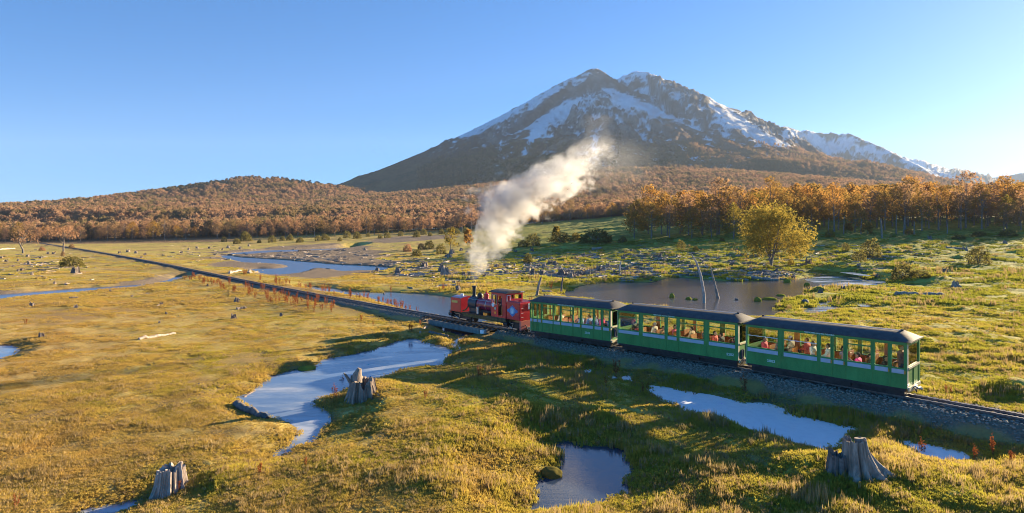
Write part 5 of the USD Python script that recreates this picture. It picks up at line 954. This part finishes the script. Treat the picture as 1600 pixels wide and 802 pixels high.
ride(C3, z3b(135), 'passenger in a mauve jumper at the narrow fourth window of the rear coach', 7, (.30, .22, .32), face=-1)
ride(C3, z3b(275), 'passenger in a bright pink jacket low in the fifth window of the rear coach', 8, (.75, .06, .35), face=1, up=-.22)
ride(C3, z3b(395), 'passenger in dark clothes low in the fifth window of the rear coach', 9, (.05, .045, .05), face=-1, up=-.2)
ride(C3, z3b(545), 'passenger with dark hair and black coat at the sixth window of the rear coach', 10, (.04, .04, .045), face=-1, up=-.18)
ride(C3, z3b(690), 'standing passenger in a reddish brown coat at the last window of the train', 11, (.30, .12, .09), face=-1, pose='stand', y=.45)
ride(C2, z2a(230), 'passenger with red hat and dark jacket at the first window of the middle coach', 12, (.06, .07, .05), hat=(.55, .06, .05), face=1)
ride(C2, z2a(280), 'passenger in a pinkish red jacket low in the first window of the middle coach', 13, (.68, .10, .13), face=-1, up=-.2, y=.66)
ride(C2, z2a(440), 'grey-haired passenger in a beige coat at the second window of the middle coach', 14, (.50, .46, .38), hc=(.45, .42, .38), face=1)
ride(C2, z2a(530), 'passenger in a brown jumper bent low at the second window of the middle coach', 15, (.28, .16, .10), face=-1, up=-.15)
ride(C2, z2a(655), 'dark-haired passenger in a red jacket at the narrow door window of the middle coach', 16, (.62, .10, .14), face=-1)
ride(C2, z2b(95), 'passenger in a tan jacket at the fourth window of the middle coach', 17, (.42, .30, .18), face=1)
ride(C2, z2b(235), 'passenger with long dark hair at the right side of the fourth window, middle coach', 19, (.12, .10, .10), face=-1, up=.02)
ride(C2, z2b(340), 'passenger in a red jumper at the left of the last window of the middle coach', 20, (.55, .10, .08), face=-1, up=-.08)
ride(C2, z2b(405), 'passenger in black in the middle of the last window of the middle coach', 21, (.03, .03, .035), face=1, up=-.12)
ride(C2, z2b(545), 'passenger in a plum jacket low in the last window of the middle coach', 22, (.32, .08, .14), face=-1, up=-.22)
ride(C1, z1(445), 'passenger in a cream jumper at the fifth window of the leading coach', 23, (.62, .54, .42), face=1)
ride(C1, z1(590), 'passenger in a rust jumper at the sixth window of the leading coach', 24, (.45, .18, .10), face=-1, up=-.12)
ride(C1, z1(725), 'passenger in a denim blue jacket at the seventh window of the leading coach', 25, (.16, .24, .40), face=1, up=-.05)
ride(C1, z1(840), 'passenger in a blue coat at the left of the eighth window, leading coach', 26, (.14, .22, .42), face=1)
ride(C1, z1(920), 'dark-haired passenger in navy at the right of the eighth window, leading coach', 27, (.06, .10, .24), face=-1)
ride(C1, z1(1018), 'passenger in a hot pink top at the ninth window of the leading coach', 28, (.80, .07, .20), face=-1, up=.1)
ride(C1, z1(1130), 'passenger in a slate blue jacket at the last window of the leading coach', 29, (.20, .24, .36), face=-1)
# ---------------------------------------------------------------- locomotive
s1 = arc_at_u(828.6, 0) ; cR = C1['c'] + C1['d'] * (C1['L'] / 2 + .95); LL = 8.6
sR = float(SL[CLtree.query(cR)[1]]); cF, _ = on_track(sR - LL); dl = cF - cR; dl /= np.linalg.norm(dl); nl = np.array([-dl[1], dl[0]])
lo = thing('steam_locomotive', 'red and black narrow gauge steam engine with tall chimney pulling the green coaches', 'locomotive', loc=(cR[0], cR[1], 0), rz=math.atan2(dl[1], dl[0]))
def lx(u, y): t = (u - 800) / F; c = cR + nl * y; return -(c[0] - t * c[1]) / (dl[0] - t * dl[1])
xb0, xb1 = lx(812, .78), lx(790.5, .78); xc1 = lx(767.8, .78); xt0, xt1 = lx(720.3, .70), lx(704.5, .70); xch = lx(741, 0); xs0 = lx(743.5, .45); xs1 = lx(731.5, .45); xfront = min(lx(701.5, .6), LL)
def rbox(a, b, r_=.05):
    a, b = np.minimum(a, b), np.maximum(a, b); pts = [manifold3d.Manifold.sphere(r_, 12).translate((float(x), float(y), float(z))) for x in (a[0] + r_, b[0] - r_) for y in (a[1] + r_, b[1] - r_) for z in (a[2] + r_, b[2] - r_)]
    M = manifold3d.Manifold.batch_hull(pts).to_mesh(); return trimesh.Trimesh(M.vert_properties[:, :3], M.tri_verts)
def arched(x0, x1, hw, z0, z1, crown, n=13):
    y = np.linspace(-hw, hw, n); pr = [(-hw, z0)] + [(yy_, z1 + crown * (1 - (yy_ / hw) ** 2)) for yy_ in y] + [(hw, z0)]
    m = plate(sg.Polygon(pr), x1 - x0); m.apply_transform(np.array([[0, 0, 1, 0], [1, 0, 0, 0], [0, 1, 0, 0], [0, 0, 0, 1.0]])); m.apply_translation([x0, 0, 0]); return m
# frame and bogies
part(lo, 'main_frame', cat(box2((xb1 - .2, -.55, .60), (xt0 + .1, .55, .76)), box2((xb1, -.50, .45), (xt0, .50, .60))), M_olive)
part(lo, 'footplate', box2((xb1, -.80, .765), (xs1 + .2, .80, .82)), M_black)
for x0, x1 in ((xb0 + .1, xb1 + .35), (xs1 - .35, xt1 + .25)):
    bg = part(lo, 'engine_unit_frame', cat(box2((x0, .40, .26), (x1, .46, .66)), box2((x0, -.46, .26), (x1, -.40, .66)), box2((x0, -.4, .5), (x1, .4, .62))), M_black)
    n = 3; xs_ = np.linspace(x0 + .35, x1 - .35, n)
    for x in xs_:
        for s in (1, -1): part(bg, 'wheel', cat(cyl((x, s * .27, .30), (x, s * .34, .30), .30, 24), cyl((x, s * .24, .30), (x, s * .27, .30), .33, 24), cyl((x + .12, s * .34, .20), (x + .12, s * .52, .20), .035, 8)), M_black)
    for s in (1, -1):
        part(bg, 'coupling_rod', box2((xs_[0] + .08, s * .475, .165), (xs_[-1] + .16, s * .505, .235)), M_steel); part(bg, 'connecting_rod', tube([(xs_[1] + .12, s * .525, .20), (x1 - .15, s * .53, .46)], .028, 8), M_steel)
        part(bg, 'valve_gear', cat(tube([(xs_[1], s * .54, .55), (xs_[1] + .16, s * .54, .24)], .022, 7), tube([(xs_[1], s * .54, .55), (x1 - .2, s * .54, .58)], .02, 7)), M_steel)
        part(bg, 'cylinder', cat(cyl((x1 - .42, s * .60, .46), (x1 + .02, s * .60, .46), .15, 18), cyl((x1 - .40, s * .58, .68), (x1, s * .58, .68), .09, 14)), M_black)
# front water tank, buffer beam and cowcatcher
tk = part(lo, 'front_tank', arched(xt0, xt1, .70, .74, 1.80, .13), M_red, 35)
part(tk, 'tank_side_panel', box2((xt0 + .06, .702, .80), (xt1 - .06, .712, 1.70)), M_orangered); part(tk, 'tank_top_sheet', arched(xt0 + .01, xt1 - .02, .69, 1.72, 1.815, .135), M_maroon, 35)
part(tk, 'filler_cap', cyl(((xt0 + xt1) / 2 + .15, 0, 1.92), ((xt0 + xt1) / 2 + .15, 0, 2.06), .13, 16), M_white); part(tk, 'name_plate', box2((xt0 + .45, .713, 1.42), (xt1 - .15, .725, 1.60)), M_gold)
part(tk, 'front_apron', box2((xt1 + .002, -.66, .60), (xt1 + .10, .66, 1.20)), M_maroon)
part(lo, 'buffer_beam', box2((xfront - .22, -.72, .42), (xfront - .08, .72, .74)), M_maroon)
part(lo, 'cowcatcher', cat(*[tube([(xfront - .15, y, .52), (xfront + .05 - abs(y) * .18, y * 1.05, .10)], .03, 6) for y in np.linspace(-.62, .62, 9)], box2((xfront - .14, -.66, .46), (xfront - .08, .66, .54)), box2((xfront - .12, -.66, .08), (xfront - .06, .66, .13))), M_black)
part(lo, 'headlamp', cat(cyl((xt1 + .02, 0, 1.45), (xt1 + .2, 0, 1.45), .14, 18)), M_black)
# boiler
bz, br_ = 1.50, .47
part(lo, 'smokebox', cat(cyl((xs0, 0, bz), (xs1, 0, bz), br_ + .05, 32), cyl((xs1, 0, bz), (xs1 + .05, 0, bz), br_ - .03, 32), cyl((xs0 - .03, 0, bz), (xs0, 0, bz), br_ + .065, 32), box2((xs0 + .05, -.38, .8), (xs1 - .05, .38, 1.2))), M_smokebox, 35)
bo = part(lo, 'boiler', cyl((xc1 - .1, 0, bz), (xs0 - .02, 0, bz), br_, 36), M_maroon, 35)
for f in (.12, .5, .88): x = xc1 + (xs0 - xc1) * f; part(bo, 'boiler_band', cyl((x - .025, 0, bz), (x + .025, 0, bz), br_ + .008, 36), M_steel if f == .5 else M_maroon, 35)
part(bo, 'handrail', cyl((xc1, br_ * .82 + .06, bz + .34), (xs1, br_ * .82 + .06, bz + .34), .014, 8), M_steel)
part(lo, 'chimney', cat(cyl((xch, 0, bz + br_ - .02), (xch, 0, bz + br_ + .12), .22, 24, .15), cyl((xch, 0, bz + br_ + .1), (xch, 0, 2.72), .135, 24, .15), cyl((xch, 0, 2.70), (xch, 0, 2.80), .185, 24, .175)), M_black, 35)
part(lo, 'steam_dome', cat(cyl((xch - .75, 0, bz + br_ - .05), (xch - .75, 0, bz + br_ + .16), .21, 20), trimesh.creation.icosphere(3, .21).apply_translation([xch - .75, 0, bz + br_ + .15])), M_black, 35)
xd = lx(760, 0); part(lo, 'sand_dome', cat(cyl((xd, 0, bz + br_ - .05), (xd, 0, bz + br_ + .30), .20, 20, .19), trimesh.creation.icosphere(3, .19).apply_scale([1, 1, .5]).apply_translation([xd, 0, bz + br_ + .30]), cyl((xd, 0, bz + br_ + .35), (xd, 0, bz + br_ + .50), .05, 10)), M_red, 35)
part(lo, 'whistle', cyl((xc1 + .12, .1, bz + br_ - .1), (xc1 + .12, .1, bz + br_ + .36), .035, 10), M_brass)
part(lo, 'ash_pan', cat(box2((xc1 + .15, -.42, .82), (xs0 - .1, .42, 1.12))), M_black); part(lo, 'air_pump', cat(cyl((xs0 - .5, .62, .84), (xs0 - .5, .62, 1.28), .12, 14), cyl((xs0 - .5, .62, 1.30), (xs0 - .5, .62, 1.36), .15, 14)), M_steel); part(lo, 'steam_pipe', tube([(xs1 - .1, .5, 1.3), (xs1 + .05, .62, 1.0), (xs1 + .5, .60, .86)], .05, 9), M_olive)
part(lo, 'tool_box', box2((xc1 + .5, .52, .83), (xc1 + 1.0, .78, 1.02)), M_brass)
# cab
cy = .80; side = sg.box(xb1, .88, xc1, 2.62); door = sg.box(lx(784.2, cy), .98, lx(777.5, cy), 2.42); win = sg.box(lx(776, cy), 1.80, lx(769.5, cy), 2.44)
R = trimesh.transformations.rotation_matrix(math.pi / 2, [1, 0, 0])
for s in (1, -1):
    m = plate(side.difference(door).difference(win), .05); m.apply_transform(R); m.apply_translation([0, cy if s > 0 else -cy + .05, 0]); part(lo, 'cab_side', m, M_orangered)
    b = win.bounds; part(lo, 'cab_window_frame', cat(box2((b[0] - .03, s * cy + s * .002, b[1] - .03), (b[2] + .03, s * (cy + .02), b[1])), box2((b[0] - .03, s * cy + s * .002, b[3]), (b[2] + .03, s * (cy + .02), b[3] + .03)), box2((b[0] - .03, s * cy + s * .003, b[1]), (b[0], s * (cy + .02), b[3])), box2((b[2], s * cy + s * .003, b[1]), (b[2] + .03, s * (cy + .02), b[3]))), M_cream)
    part(lo, 'window_pane', box2((b[0], s * (cy - .03), b[1]), ((b[0] + b[2]) / 2 + .05, s * (cy - .022), b[3])), M_glass)
    d = door.bounds; part(lo, 'door_handrail', cyl((d[0] - .05, s * (cy + .03), 1.0), (d[0] - .05, s * (cy + .03), 1.7), .015, 8), M_brass)
for xe, e in ((xb1, -1), (xc1, 1)):
    q = sg.box(-cy + .05, .88, cy - .05, 2.62).union(sg.Polygon([(-cy + .05, 2.62), (0, 2.78), (cy - .05, 2.62)])); q = q.difference(sg.box(-.66, 1.85, -.12, 2.38) if e > 0 else sg.box(.42, 2.02, .66, 2.46)).difference(sg.box(.12, 1.85, .66, 2.38) if e > 0 else sg.box(-.70, 2.22, .26, 2.50))
    m = plate(q, .05); m.apply_transform(np.array([[0, 0, 1, 0], [1, 0, 0, 0], [0, 1, 0, 0], [0, 0, 0, 1.0]])); m.apply_translation([xe - (.05 if e > 0 else 0), 0, 0]); part(lo, 'cab_end', m, M_red)
part(lo, 'rear_window_frame', cat(box2((xb1 - .02, .37, 1.97), (xb1 - .002, .42, 2.51)), box2((xb1 - .02, .66, 1.97), (xb1 - .002, .71, 2.51)), box2((xb1 - .02, .42, 1.97), (xb1 - .003, .66, 2.02)), box2((xb1 - .02, .42, 2.46), (xb1 - .003, .66, 2.51))), M_white)
part(lo, 'boiler_backhead', cat(box2((xc1 - .16, -.55, .95), (xc1 - .06, .55, 2.0)), cyl((xc1 - .30, 0, 1.5), (xc1 - .06, 0, 1.5), .40, 20)), M_black)
for s in (1, -1): part(lo, 'cab_lining', box2((xb1 + .06, s * (cy - .055), .95), (d[0] - .02, s * (cy - .07), 2.55)), M_black)
part(lo, 'cab_roof', arched(xb1 - .16, xc1 + .14, cy + .10, 2.63, 2.68, .13), M_roof, 30)
part(lo, 'roof_beading', cat(box2((xb1 - .12, -.45, 2.66), (xb1 - .165, -.80, 2.71))), M_white)
xcm = (d[2] + xc1) / 2
for x, z_, m_, rad in ((xc1 - .22, 1.72, M_white, .15), ((d[2] + b[0]) / 2 + .22, 1.48, M_cream, .10), ((d[2] + b[0]) / 2 + .22, 1.17, M_brass, .09)):
    part(lo, 'round_plate', cyl((x, cy + .001, z_), (x, cy + .014, z_), rad, 24), m_)
part(lo, 'cab_step', cat(box2((d[0], cy - .05, .35), (d[2], cy + .1, .38)), box2((d[0], cy - .02, .38), (d[0] + .03, cy + .0, .88)), box2((d[2] - .03, cy - .02, .38), (d[2], cy, .88))), M_black)
part(lo, 'side_valance', box2((xb1, cy - .04, .62), (xc1 + .6, cy - .01, .87)), M_olive)
# rear bunker with emblem
bk = part(lo, 'rear_bunker', rbox((xb0, -.78, .86), (xb1 - .06, .78, 2.10), .05), M_red, 35)
part(bk, 'bunker_side_panel', box2((xb0 + .05, .781, .92), (xb1 - .12, .790, 2.04)), M_pinkred if False else M_orangered); part(bk, 'bunker_top_sheet', rbox((xb0 + .03, -.74, 2.06), (xb1 - .1, .74, 2.16), .04), M_maroon, 35)
xm, zm = (xb0 + xb1) / 2 + .02, 1.50
star = sg.Polygon([(-.56, .05), (-.30, .14), (-.22, .26), (-.10, .30), (0, .40), (.10, .30), (.22, .26), (.30, .14), (.56, .05), (.56, -.08), (.30, -.16), (.20, -.30), (.08, -.36), (0, -.42), (-.08, -.36), (-.20, -.30), (-.30, -.16), (-.56, -.08)])
RE = lambda m, x, y, z: m.apply_transform(np.array([[-1, 0, 0, x], [0, 0, 1, y], [0, 1, 0, z], [0, 0, 0, 1.0]]))
part(bk, 'blue_emblem', RE(plate(star, .012), xm, .791, zm), M_blue); part(bk, 'emblem_shield', RE(plate(sg.Point(0, 0).buffer(.23), .006), xm, .804, zm), M_lblue); part(bk, 'emblem_centre', RE(plate(sg.Point(0, 0).buffer(.10).union(sg.box(-.05, -.18, .05, -.05)), .005), xm, .811, zm), M_white); part(bk, 'emblem_ring', RE(plate(sg.Point(0, 0).buffer(.06).difference(sg.Point(0, 0).buffer(.035)), .004), xm, .817, zm + .01), M_blue)
part(bk, 'destination_board', box2((xb0 - .03, -.62, 1.62), (xb0 - .002, .02, 2.02)), M_white); part(bk, 'board_stripe', box2((xb0 - .036, -.62, 1.62), (xb0 - .031, .02, 1.76)), M_lblue); part(bk, 'board_mark', box2((xb0 - .037, -.5, 1.82), (xb0 - .031, -.1, 1.92)), M_gold)
for z_ in (1.1, 1.4, 1.7): part(bk, 'grab_iron', cyl((xb0 - .05, .5, z_), (xb0 - .05, .68, z_), .012, 7), M_white)
part(lo, 'rear_buffer_beam', box2((xb0 - .07, -.74, .22), (xb0 + .06, .74, .84)), M_pinkred); part(lo, 'rear_coupling', cat(cyl((xb0 - .6, 0, .30), (xb0 + .1, 0, .30), .05, 10), box2((xb0 - .15, -.12, .2), (xb0 - .07, .12, .42))), M_steel); part(lo, 'vacuum_hose', tube([(xb0 - .07, .3, .55), (xb0 - .2, .3, .42), (xb0 - .22, .22, .15)], .03, 8), M_black)
c = cR + dl * ((d[0] + d[2]) / 2) + nl * .5; person('engine driver in dark overalls standing in the open cab doorway', (c[0], c[1], .90), math.atan2(dl[1], dl[0]) + 1.2, 'stand', 18, (.03, .03, .04), (.03, .03, .04), (.03, .02, .02), sc if False else None, .93)
print('loco x:', xb0, xb1, xc1, xs0, xs1, xch, xt0, xt1, xfront)

# ---------------------------------------------------------------- grass tufts on the nearer meadow
r = np.random.default_rng(55)
def tuft_patch(seed, n, w, hgt):
    r_ = np.random.default_rng(seed); V, Fc = [], []
    for i in range(n):
        cx, cy_ = r_.uniform(-w, w, 2)
        for b in range(7):
            a = r_.uniform(0, 6.28); l = r_.uniform(.10, .22) * hgt; hh = r_.uniform(.5, 1.0) * hgt; wd = .008; d = np.array([math.cos(a), math.sin(a)]); s = np.array([-d[1], d[0]]) * wd; q = np.array([cx, cy_]) + r_.normal(size=2) * .02; k = len(V)
            V += [[*(q - s), -.02], [*(q + s), -.02], [*(q + d * l * .45 + s * .8), hh * .62], [*(q + d * l * .45 - s * .8), hh * .62], [*(q + d * l), hh]]; Fc += [[k, k + 1, k + 2], [k, k + 2, k + 3], [k + 3, k + 2, k + 4]]
    return trimesh.Trimesh(np.array(V), np.array(Fc), process=False)
GP = [[(tuft_patch(200 + i, 26, .30, .15), M_grass)] for i in range(6)] + [[(tuft_patch(210 + i, 8, .32, .30), M_straw)] for i in range(2)]
def tufts(name, label, N, y0, y1, s0, zk):
    u = r.uniform(-1.0, 1.0, N); yv = np.exp(r.uniform(math.log(y0), math.log(y1), N)); X = u * yv
    clump = fb(X, yv, 1.6 * s0, 3, 95); wild = 0.38 + 0.62 * sstep(-.40, .12, u); keep = (maskat(Gg, X, yv) < .35) & (maskat(Mg, X, yv) < .8) & (maskat(Qg, X, yv) < np.where(r.random(N) < .25, .10, -.06) * s0) & (clump > r.uniform(.22, .56, N)); X, yv, clump, wild = X[keep], yv[keep], clump[keep], wild[keep]
    _, oo = track_coord(X, yv); keep = np.abs(oo) > 1.9; X, yv, clump, wild = X[keep], yv[keep], clump[keep], wild[keep]
    sc = r.uniform(.7, 1.25, len(X)) * s0; scz = r.uniform(.7, 1.3, len(X)) * (0.35 + 1.2 * np.clip(clump - .42, 0, .3) / .25) * zk * wild
    scatter(name, label, GP, np.column_stack([X, yv, zat(X, yv) - .01]), np.column_stack([sc, sc, scz]), r.uniform(0, 6.28, len(X)), np.where(r.random(len(X)) < .86, r.integers(0, 6, len(X)), r.integers(6, 8, len(X))), 'grass'); return X
X = tufts('grass', 'tufted meadow grass around the ponds and the track', 70000, 13.5, 66, 1.0, 1.0)
tufts('grass', 'coarse grass tufts on the farther meadow', 16000, 60, 190, 2.6, 1.9)
NGRASS = len(X)
# ---------------------------------------------------------------- steam
yc = float((cR + dl * xch)[1]); xc = float((cR + dl * xch)[0])
PL = np.array([(741,447,3,.18),(742,440,5,.22),(744,430,8,.30),(750,414,14,.55),(762,392,21,.85),(777,366,29,1),(790,340,37,1),(803,315,44,1),(820,302,48,.95),(846,288,48,.85),(870,272,42,.7),(890,255,34,.55),(908,240,28,.32),(924,225,22,.14),(936,212,16,.05)], float)
d0 = yc; pz = CH - (PL[:, 1] - VH) / F * d0; px_ = (PL[:, 0] - 800) / F * d0; pr = PL[:, 2] / F * d0; zlo, zhi = pz[0], pz[-1] + .3; xlo, xhi = px_.min() - 1, px_.max() + 1
stops = [(float((z_ - zlo) / (zhi - zlo)), (float((x_ - xlo) / (xhi - xlo)), float(r_ * min(1.16, .85 + .09 * i_) / 4.0), float(PL[i_, 3]))) for i_, (z_, x_, r_) in enumerate(zip(pz, px_, pr))]
N_ = {'g': ('geometry', {}), 's': ('separate_xyz', {}), 'f': ('map_range', dict(from_min=zlo, from_max=zhi, clamp=True)), 'r': ('rgb_ramp', {'ramp': stops}), 'c': ('separate_color', {}),
      'cx': ('math', dict(math_type='multiply_add', value2=xhi - xlo, value3=xlo)), 'dx': ('math', dict(math_type='subtract')), 'dy': ('math', dict(math_type='subtract', value2=d0)), 'rr': ('math', dict(math_type='multiply', value2=4.0)),
      'nx': ('math', dict(math_type='divide')), 'ny': ('math', dict(math_type='divide')), 'xx': ('math', dict(math_type='multiply')), 'yy': ('math', dict(math_type='multiply_add')), 'd': ('math', dict(math_type='sqrt')),
      'n': ('noise_texture', dict(scale=.85, detail=7.0, roughness=.62, distortion=.3)), 'n2': ('noise_texture', dict(scale=.36, detail=2.0)), 'a': ('math', dict(math_type='multiply_add', value2=4.2, value3=-2.35)), 'a2': ('math', dict(math_type='multiply_add', value2=2.6)), 'e': ('math', dict(math_type='subtract')),
      'm': ('map_range', dict(from_min=.0, from_max=.30, to_min=0.0, to_max=1.0, clamp=True)), 'q': ('math', dict(math_type='multiply')), 'k': ('math', dict(math_type='multiply', value2=0.50)), 'v': ('principled_volume', dict(color=(1.0, .985, .96), anisotropy=.45))}
L_ = [('g.position', 's.vector'), ('s.z', 'f.value'), ('f.result', 'r.fac'), ('r.color', 'c.color'), ('c.r', 'cx.value1'), ('s.x', 'dx.value1'), ('cx.value', 'dx.value2'), ('s.y', 'dy.value1'), ('c.g', 'rr.value1'), ('dx.value', 'nx.value1'), ('rr.value', 'nx.value2'), ('dy.value', 'ny.value1'), ('rr.value', 'ny.value2'),
      ('nx.value', 'xx.value1'), ('nx.value', 'xx.value2'), ('ny.value', 'yy.value1'), ('ny.value', 'yy.value2'), ('xx.value', 'yy.value3'), ('yy.value', 'd.value1'), ('g.position', 'n.vector'), ('g.position', 'n2.vector'), ('n.fac', 'a.value1'), ('n2.fac', 'a2.value1'), ('a.value', 'a2.value3'), ('a2.value', 'e.value1'), ('d.value', 'e.value2'), ('e.value', 'm.value'),
      ('m.result', 'q.value1'), ('c.b', 'q.value2'), ('q.value', 'k.value1'), ('k.value', 'v.density')]
vm = mat('steam_vapour', N_, L_, surface=None, volume='v.volume')
hull = [manifold3d.Manifold.batch_hull([manifold3d.Manifold.sphere(float(pr[i_ + k_]) * 1.95 + .15, 20).translate((float(px_[i_ + k_]), d0, float(pz[i_ + k_]))) for k_ in (0, 1)]) for i_ in range(len(PL) - 1)]
top('steam', manifold3d.Manifold.batch_boolean(hull, manifold3d.OpType.Add), vm, label='thick cream-white steam plume rising from the chimney and drifting right', category='steam', kind='stuff')
def veil(u, v, ru, rv, dens, nm, label):
    c = np.array([(u - 800) / F * d0, d0 + 1.0, CH - (v - VH) / F * d0]); s = np.array([ru, ru * .8, rv]) / F * d0
    vm = mat(nm, {'g': ('geometry', {}), 'm': ('mapping', dict(mapping_type='texture', location=tuple(c), scale=tuple(s))), 'l': ('vector_math', dict(math_type='length')), 'n': ('noise_texture', dict(scale=.6, detail=4.0, roughness=.6)), 'w': ('math', dict(math_type='multiply_add', value2=1.4, value3=.30)), 'e': ('math', dict(math_type='subtract')), 'r': ('map_range', dict(from_min=0.0, from_max=.8, to_min=0.0, to_max=dens, clamp=True)), 'v': ('principled_volume', dict(color=(1.0, .985, .96), anisotropy=.4))},
             [('g.position', 'm.vector'), ('m.vector', 'l.vector1'), ('g.position', 'n.vector'), ('n.fac', 'w.value1'), ('w.value', 'e.value1'), ('l.value', 'e.value2'), ('e.value', 'r.value'), ('r.result', 'v.density')], surface=None, volume='v.volume')
    m = trimesh.creation.icosphere(3, 1.35); m.apply_scale(s); m.apply_translation(c); top('thin_steam', m, vm, label=label, category='steam', kind='stuff')
veil(955, 252, 80, 50, .022, 'veil_a', 'faint veil of steam across the mountain right of the plume')
# ---------------------------------------------------------------- air
top('haze', box2((-9000, -400, -4), (9500, 7600, 1150)), mat('air', {'v': ('principled_volume', dict(color=(.62, .78, 1.0), density=HAZE, anisotropy=.15))}, [], surface=None, volume='v.volume'), label='faint bluish haze filling the valley air', category='haze', kind='stuff') if HAZE else None
print('forest', NFOREST, 'grass', NGRASS, 'front trees', cnt)
